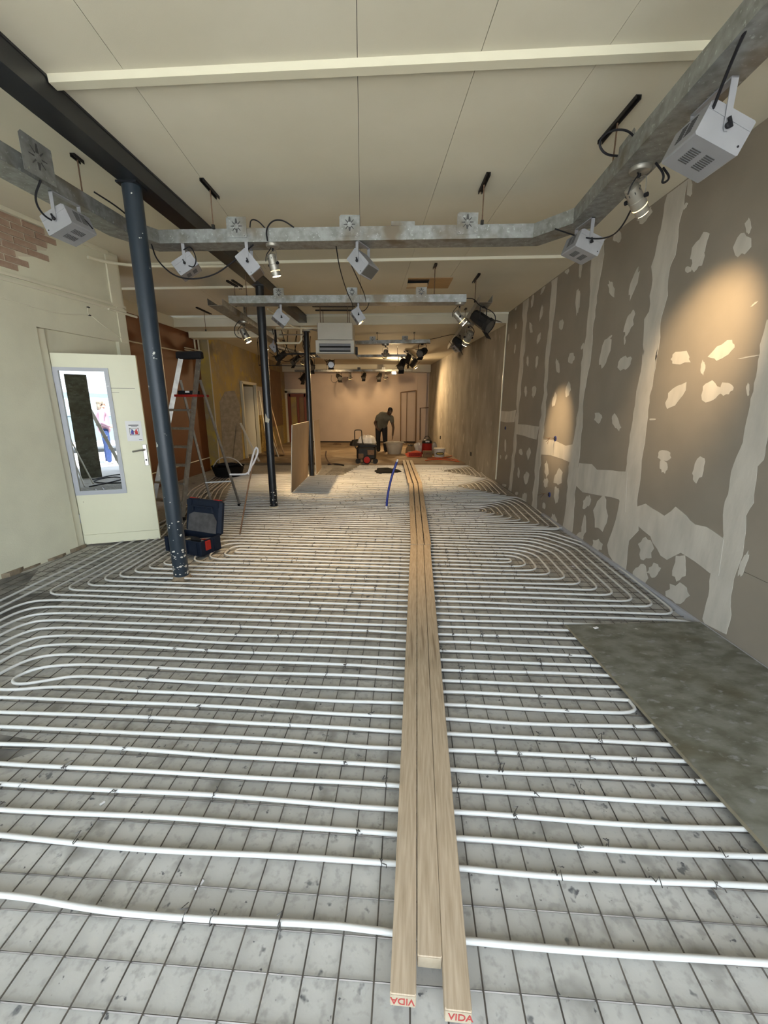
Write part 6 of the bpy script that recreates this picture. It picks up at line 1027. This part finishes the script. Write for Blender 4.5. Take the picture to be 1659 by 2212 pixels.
# --- planks and panels leaning at the left rear
def lean(p0,p1,wd,th,m,lab,grp=None,name='leaning_plank',wdir=(1,0,0)):
    p0,p1=Vector(p0),Vector(p1); a=p1-p0; u=Vector(wdir); u=(u-a.normalized()*u.dot(a.normalized())).normalized(); v=a.normalized().cross(u)
    t=thing(name,lab,'plank',p0,0,grp); o=[p0-u*wd/2-v*th/2,p0+u*wd/2-v*th/2,p0+u*wd/2+v*th/2,p0-u*wd/2+v*th/2]
    MB(p0).prism(o,a).build('board',m,t); MB(p0).prism([q+a*.999 for q in o],a.normalized()*.002).build('sawn_end',m_end,t)
G1='planks leaning on the stripped wall'
lean((-3.08,12.6,.0),(-3.98,14.55,1.75),.20,.025,m_pinez,'longest pine plank leaning on the left rear wall',G1,wdir=(.3,-1,0))
lean((-3.22,12.55,.0),(-3.98,14.3,1.28),.16,.022,m_pinez,'middle pine plank of the leaning stack',G1,wdir=(.3,-1,0))
lean((-3.20,12.35,.0),(-3.85,13.75,.80),.18,.022,m_bedge,'short pale plank in front of the leaning stack',G1,wdir=(.4,-1,0))
lean((-3.55,12.9,.0),(-3.95,13.9,.70),.22,.018,m_white,'white sheet offcut leaning low beside the planks',G1,wdir=(.5,-1,0))
lean((-3.80,13.4,.0),(-3.99,13.5,1.95),.12,.03,m_trim,'pale upright board leaning just right of the ajar door frame',G1,wdir=(.5,-1,0))
lean((-3.45,11.3,.0),(-3.96,11.5,1.05),.05,.03,m_bedge,'thin pale lath leaning just left of the ajar door frame',G1)
# ================================================================ PEOPLE
def evaluated(o):
    dg=bpy.context.evaluated_depsgraph_get(); e=o.evaluated_get(dg); me=bpy.data.meshes.new_from_object(e); return me
def skin_mesh(chains,sub=2):
    """limb chains of (point, radius): smooth tapering tubes with rounded joints, later fused into one surface"""
    m=MB()
    for ch in chains:
        P=[Vector(c[0]) for c in ch]; rs=[c[1] for c in ch]; Q=[];rr=[]
        for i in range(len(P)-1):
            n=5
            for k in range(n): f=k/n; Q.append(P[i].lerp(P[i+1],f)); rr.append(rs[i]*(1-f)+rs[i+1]*f)
        Q.append(P[-1]); rr.append(rs[-1]); m.tube(Q,rr,16)
        for q,r in zip(P,rs):
            e=ellipsoid(q,(r*.99,r*.99,r*.99),None,16); m.add(e.v,e.f)
    return m.mesh('limbs',None)
def fuse(meshes,vox,name,m,parent,shift):
    bm=bmesh.new()
    for me in meshes: bm.from_mesh(me)
    me=bpy.data.meshes.new('tmp'); bm.to_mesh(me); bm.free()
    o=bpy.data.objects.new('tmp',me); C.objects.link(o)
    r=o.modifiers.new('r','REMESH'); r.mode='VOXEL'; r.voxel_size=vox
    s=o.modifiers.new('s','SMOOTH'); s.iterations=6; s.factor=.5
    out=evaluated(o); bpy.data.objects.remove(o)
    out.transform(Matrix.Translation(-Vector(shift))); out.materials.clear(); out.materials.append(m); out.shade_smooth(); out.name=name
    q=bpy.data.objects.new(name,out); C.objects.link(q); q.parent=parent; return q
def ellipsoid(c,r,rot=None,n=20):
    m=MB(); vs=[];fs=[]
    for i in range(n//2+1):
        t=math.pi*i/(n//2)
        for k in range(n):
            q=2*math.pi*k/n; v=Vector((r[0]*math.sin(t)*math.cos(q),r[1]*math.sin(t)*math.sin(q),r[2]*math.cos(t)))
            vs.append(Vector(c)+(rot@v if rot is not None else v))
    for i in range(n//2):
        for k in range(n): fs.append((i*n+k,(i+1)*n+k,(i+1)*n+(k+1)%n,i*n+(k+1)%n))
    return m.add(vs,fs)
def head_parts(c,rot):
    """head with brow, nose, jaw, ears; face looks along rot @ -Y"""
    c=Vector(c); L=[]
    f=lambda p: c+rot@Vector(p)
    L.append(ellipsoid(f((0,.012,.025)),(.076,.095,.098),rot).mesh('h',None)); L.append(ellipsoid(f((0,-.022,-.055)),(.055,.066,.066),rot).mesh('h',None))
    L.append(ellipsoid(f((0,-.098,-.012)),(.014,.022,.026),rot,10).mesh('h',None)); L.append(ellipsoid(f((0,-.082,.028)),(.052,.016,.014),rot,10).mesh('h',None))
    L.append(ellipsoid(f((0,-.083,-.058)),(.026,.012,.012),rot,10).mesh('h',None)); L.append(ellipsoid(f((0,-.068,-.098)),(.026,.022,.018),rot,10).mesh('h',None))
    for s in (-1,1): L.append(ellipsoid(f((s*.078,.012,-.005)),(.010,.022,.032),rot,10).mesh('h',None))
    return L
def hand_parts(wrist,dirv,palmn,s=1.0,curl=.5,side=1):
    """palm + five unequal bent fingers; dirv along the hand, palmn = palm normal"""
    w_=Vector(wrist); d=Vector(dirv).normalized(); n=Vector(palmn); n=(n-d*n.dot(d)).normalized(); u=d.cross(n)*side
    L=[]; rot=Matrix((u,d,n)).transposed()
    L.append(ellipsoid(w_+d*.048*s,(.040*s,.055*s,.016*s),rot,14).mesh('p',None))
    for i,(o,ln) in enumerate(((-.028,.068),(-.009,.078),(.010,.073),(.028,.058))):
        p=w_+d*.085*s+u*o*s; a=d
        pts=[p-d*.02*s]
        for k in range(3):
            p=p+a*ln*s/3; pts.append(p); a=(a*math.cos(curl)+n*math.sin(curl)).normalized()
        L.append(MB().tube(pts,[.0095*s,.0095*s,.009*s,.0075*s],8).mesh('f',None))
    p=w_+d*.03*s-u*.030*s; L.append(MB().tube([p,p-u*.028*s+d*.022*s+n*.010*s,p-u*.034*s+d*.052*s+n*.022*s],[.013*s,.011*s,.009*s],8).mesh('t',None))
    return L
V=Vector
def person_worker():
    b=V((-.13,13.9,.035)); P=thing('person','person in a grey-green T-shirt and dark trousers bending over a whitish tub','person',b)
    pel=V((-.15,13.98,.86)); sp=V((-.12,13.86,1.05)); ch=V((-.06,13.72,1.17)); nb=V((.045,13.62,1.25)); hd=V((.13,13.52,1.335))
    sl,sr=V((-.245,13.74,1.17)),V((.17,13.66,1.14))
    el,wl_=V((-.365,13.86,.97)),V((-.30,13.86,.80)); er,wr_=V((.235,13.50,.84)),V((.215,13.36,.61))
    hl,hr=V((-.25,13.98,.82)),V((-.05,13.97,.82)); kl,kr=V((-.265,13.93,.47)),V((-.03,13.93,.47)); al,ar=V((-.25,13.98,.12)),V((-.005,13.95,.12))
    tl,tr=V((-.255,13.85,.06)),V((.0,13.80,.06))
    body=skin_mesh([[(pel,.13),(sp,.12),(ch,.125),(nb,.06),(nb.lerp(hd,.5),.052),(hd,.05)],
        [(ch,.125),(sl,.06),(sl.lerp(el,.5),.048),(el,.04),(wl_,.03)],[(ch,.125),(sr,.06),(sr.lerp(er,.5),.048),(er,.04),(wr_,.029)],
        [(pel,.13),(hl,.085),(kl,.06),(al,.042)],[(pel,.13),(hr,.085),(kr,.06),(ar,.042)]])
    rot=Euler((R(42),0,R(12)),'XYZ').to_matrix()@Matrix.Rotation(R(8),3,'Y')
    rot=Matrix.Rotation(R(14),3,'Z')@Matrix.Rotation(R(40),3,'X')
    body2=ellipsoid(ch+V((-.03,.03,.0)),(.17,.13,.16)).mesh('c',None)
    parts=[body]+head_parts(hd,rot)+hand_parts(wr_,(-.02,-.12,-1),(-1,-.2,0),1.0,.45,1)+hand_parts(wl_,(.6,.1,-.6),(.3,1,0),1.0,.35,-1)
    fuse(parts,.0095,'body',m_skin,P,b)
    hair=ellipsoid(hd+rot@V((0,.022,.045)),(.079,.094,.088),rot).mesh('h',None); fuse([hair],.012,'hair',m_bhair,P,b)
    for s in (-1,1): MB(b).add(*(lambda m:(m.v,m.f))(ellipsoid(hd+rot@V((s*.03,-.086,.008)),(.011,.008,.008),rot,10))).build('eye',m_hair,P,smooth=True)
    sh=skin_mesh([[(pel+V((-.03,0,.0)),.15),(sp+V((-.02,0,0)),.165),(ch+V((-.05,.03,.0)),.165),(nb,.07)],[(pel+V((.05,0,.0)),.135),(sp+V((.06,0,0)),.15),(ch+V((.05,0,-.02)),.145)],[(ch,.155),(sl,.082),(sl.lerp(el,.42),.066)],[(ch,.155),(sr,.082),(sr.lerp(er,.42),.066)]])
    fuse([sh],.012,'t_shirt',m_shirt,P,b)
    trs=skin_mesh([[(pel+V((0,0,.0)),.15),(hl,.105),(kl,.08),(al+V((0,0,-.04)),.068)],[(pel+V((0,0,.0)),.15),(hr,.105),(kr,.08),(ar+V((0,0,-.04)),.068)]])
    fuse([trs],.012,'trousers',m_jeans,P,b)
    for a,t_ in ((al,tl),(ar,tr)):
        sh_=skin_mesh([[(V((a.x,a.y+.04,.085)),.045),(V((a.x,a.y-.03,.085)),.05),(V((t_.x,t_.y,.075)),.038)]],1); fuse([sh_],.012,'shoe',m_dark,P,b)
def person_street():
    b=V((-2.88,-3.5,-.034)); P=thing('person','person in a pink jacket and blue jeans on the street, seen in the door pane','person',b)
    o=lambda x,y,z: b+V((x,y,z))
    pel=o(0,0,.93); sp=o(0,.01,1.1); ch=o(.0,.0,1.3); nb=o(0,0,1.43); hd=o(.02,0,1.575)
    sl,sr=o(0,.17,1.37),o(0,-.17,1.37); el,er=o(-.04,.22,1.1),o(-.04,-.22,1.1); wl_,wr_=o(.12,.16,1.0),o(.12,-.14,1.0)
    hl,hr=o(0,.09,.88),o(0,-.09,.88); kl,kr=o(.02,.10,.48),o(.0,-.10,.48); al,ar=o(0,.1,.09),o(-.03,-.1,.09)
    body=skin_mesh([[(pel,.11),(sp,.10),(ch,.11),(nb,.055),(nb.lerp(hd,.5),.047),(hd,.045)],[(ch,.11),(sl,.05),(el,.036),(wl_,.026)],[(ch,.11),(sr,.05),(er,.036),(wr_,.026)],[(pel,.11),(hl,.08),(kl,.055),(al,.04)],[(pel,.11),(hr,.08),(kr,.055),(ar,.04)]])
    rot=Matrix.Rotation(R(100),3,'Z')@Matrix.Rotation(R(10),3,'X')
    fuse([body]+head_parts(hd,rot)+hand_parts(wl_,(1,-.2,-.2),(0,-1,0),.9,.3,1)+hand_parts(wr_,(1,.2,-.2),(0,1,0),.9,.3,-1),.010,'body',m_skinl,P,b)
    hair=[ellipsoid(hd+V((-.02,0,.035)),(.10,.090,.098)).mesh('h',None),ellipsoid(hd+V((-.055,0,-.08)),(.06,.09,.15)).mesh('h',None)]; fuse(hair,.012,'hair',m_hair,P,b)
    j=skin_mesh([[(pel,.15),(sp,.145),(ch,.145),(nb,.075)],[(ch,.145),(sl,.075),(el,.062),(el.lerp(wl_,.85),.05)],[(ch,.145),(sr,.075),(er,.062),(er.lerp(wr_,.85),.05)]]); fuse([j],.013,'jacket',m_pink,P,b)
    t=skin_mesh([[(pel,.13),(hl,.095),(kl,.075),(al,.06)],[(pel,.13),(hr,.095),(kr,.075),(ar,.06)]]); fuse([t],.013,'jeans',m_denim,P,b)
    for a in (al,ar): fuse([skin_mesh([[(a+V((-.05,0,-.04)),.045),(a+V((.05,0,-.04)),.045),(a+V((.15,0,-.045)),.035)]],1)],.013,'shoe',m_white,P,b)
person_worker(); person_street()
# ================================================================ THE ENTRANCE (seen in the pane of the open door)
struct(MB().box((-3.62,-1.12,1.36),(.14,.10,2.74)).build('trim_14',m_cream)); struct(MB().box((-1.1,-1.15,2.70),(6.4,.10,.08)).build('trim_15',m_steelframe))
t=thing('leaning_sheet','dark stained sheet leaning upright at the entrance, seen in the door pane','sheet',(-3.29,-1.0,FZ)); MB((-3.29,-1.0,FZ)).prism([(-3.49,-1.0,FZ),(-3.11,-.98,FZ),(-3.09,-1.09,2.14),(-3.47,-1.10,2.14)],(0,-.02,0)).build('panel',m_sheet,t)
L2=thing('step_ladder','pale step ladder on the pavement outside, seen in the door pane','ladder',(-2.95,-1.95,-.034)); sh=L2.location
for y in (-1.75,-2.15):
    bar((-2.66,y,-.03),(-3.12,y+(.06 if y<-2 else -.06),1.42),.03,.07,'stile',m_white,L2,sh); bar((-3.12,y,-.03),(-3.11,y,1.4),.025,.03,'rear_leg',m_white,L2,sh)
for k in range(1,5):
    f=k*.19; x=-2.66-.46*f; bar((x,-1.77,-.03+1.45*f),(x,-2.13,-.03+1.45*f),.10,.03,'tread',m_white,L2,sh)
    if k<4: bar((-3.12,-1.76,.28*k),(-3.12,-2.14,.28*k),.03,.03,'brace',m_white,L2,sh)
for i,P in enumerate(([(-3.35,.3,.0),(-3.0,.0,.0),(-2.7,-.4,0),(-2.9,-.8,0),(-3.2,-.6,.0),(-3.3,-.2,.0),(-2.9,.2,.0),(-2.5,.1,.0)],[(-3.3,-.5,.01),(-2.9,-1.0,.01),(-2.5,-.9,.01),(-2.3,-1.3,.0)])):
    cable(P,.012,['dark hose lying in loops on the floor at the entrance, seen in the pane','dark hose running out of the entrance, seen in the pane'][i],m_dark,3,'floor_hose','hose')
for i,(p,q) in enumerate((((-3.42,.35,.02),(-3.62,-.9,.75)),((-3.28,.1,.02),(-3.6,-1.0,1.0)))):
    o=MB(p).cyl(p,q,.014,n=8).build('leaning_rod',m_white); tag(o,['lower white rod leaning at the entrance, seen in the pane','upper white rod leaning at the entrance, seen in the pane'][i],'rod')
VN=thing('van','pale blue-grey van with roof rack parked across the street, seen in the pane','van',(-2.6,-7.6,-.034)); sh=VN.location
MB(sh).prism([(-5.0,-6.8,.35),(-.6,-6.8,.35),(-.6,-6.8,.95),(-1.3,-6.8,1.15),(-2.0,-6.8,1.85),(-4.9,-6.8,1.92),(-5.0,-6.8,1.5)],(0,-1.8,0)).build('body',m_van,VN)
MB(sh).prism([(-3.3,-6.79,1.15),(-1.6,-6.79,1.15),(-2.1,-6.79,1.72),(-3.3,-6.79,1.75)],(0,-.02,0)).build('side_window',m_vanglass,VN); MB(sh).box((-4.1,-6.79,1.45),(1.2,.02,.55)).build('side_window',m_vanglass,VN)
for x in (-4.2,-1.5):
    MB(sh).lathe([(.05,-.1),(.33,-.1),(.33,.1),(.05,.1)],(x,-6.85,.30),20,'Y').build('wheel',m_rubber,VN)
rk=MB(sh)
for y in (-6.9,-8.4): rk.tube([(-4.8,y,1.95),(-4.8,y,2.3),(-2.2,y,2.3),(-2.05,y,1.9)],.02,6); rk.tube([(-4.8,y,2.12),(-2.1,y,2.12)],.015,6)
for x in (-4.5,-3.6,-2.7): rk.tube([(x,-6.9,2.1),(x,-8.4,2.1)],.015,6)
rk.build('roof_rack',m_steelframe,VN)
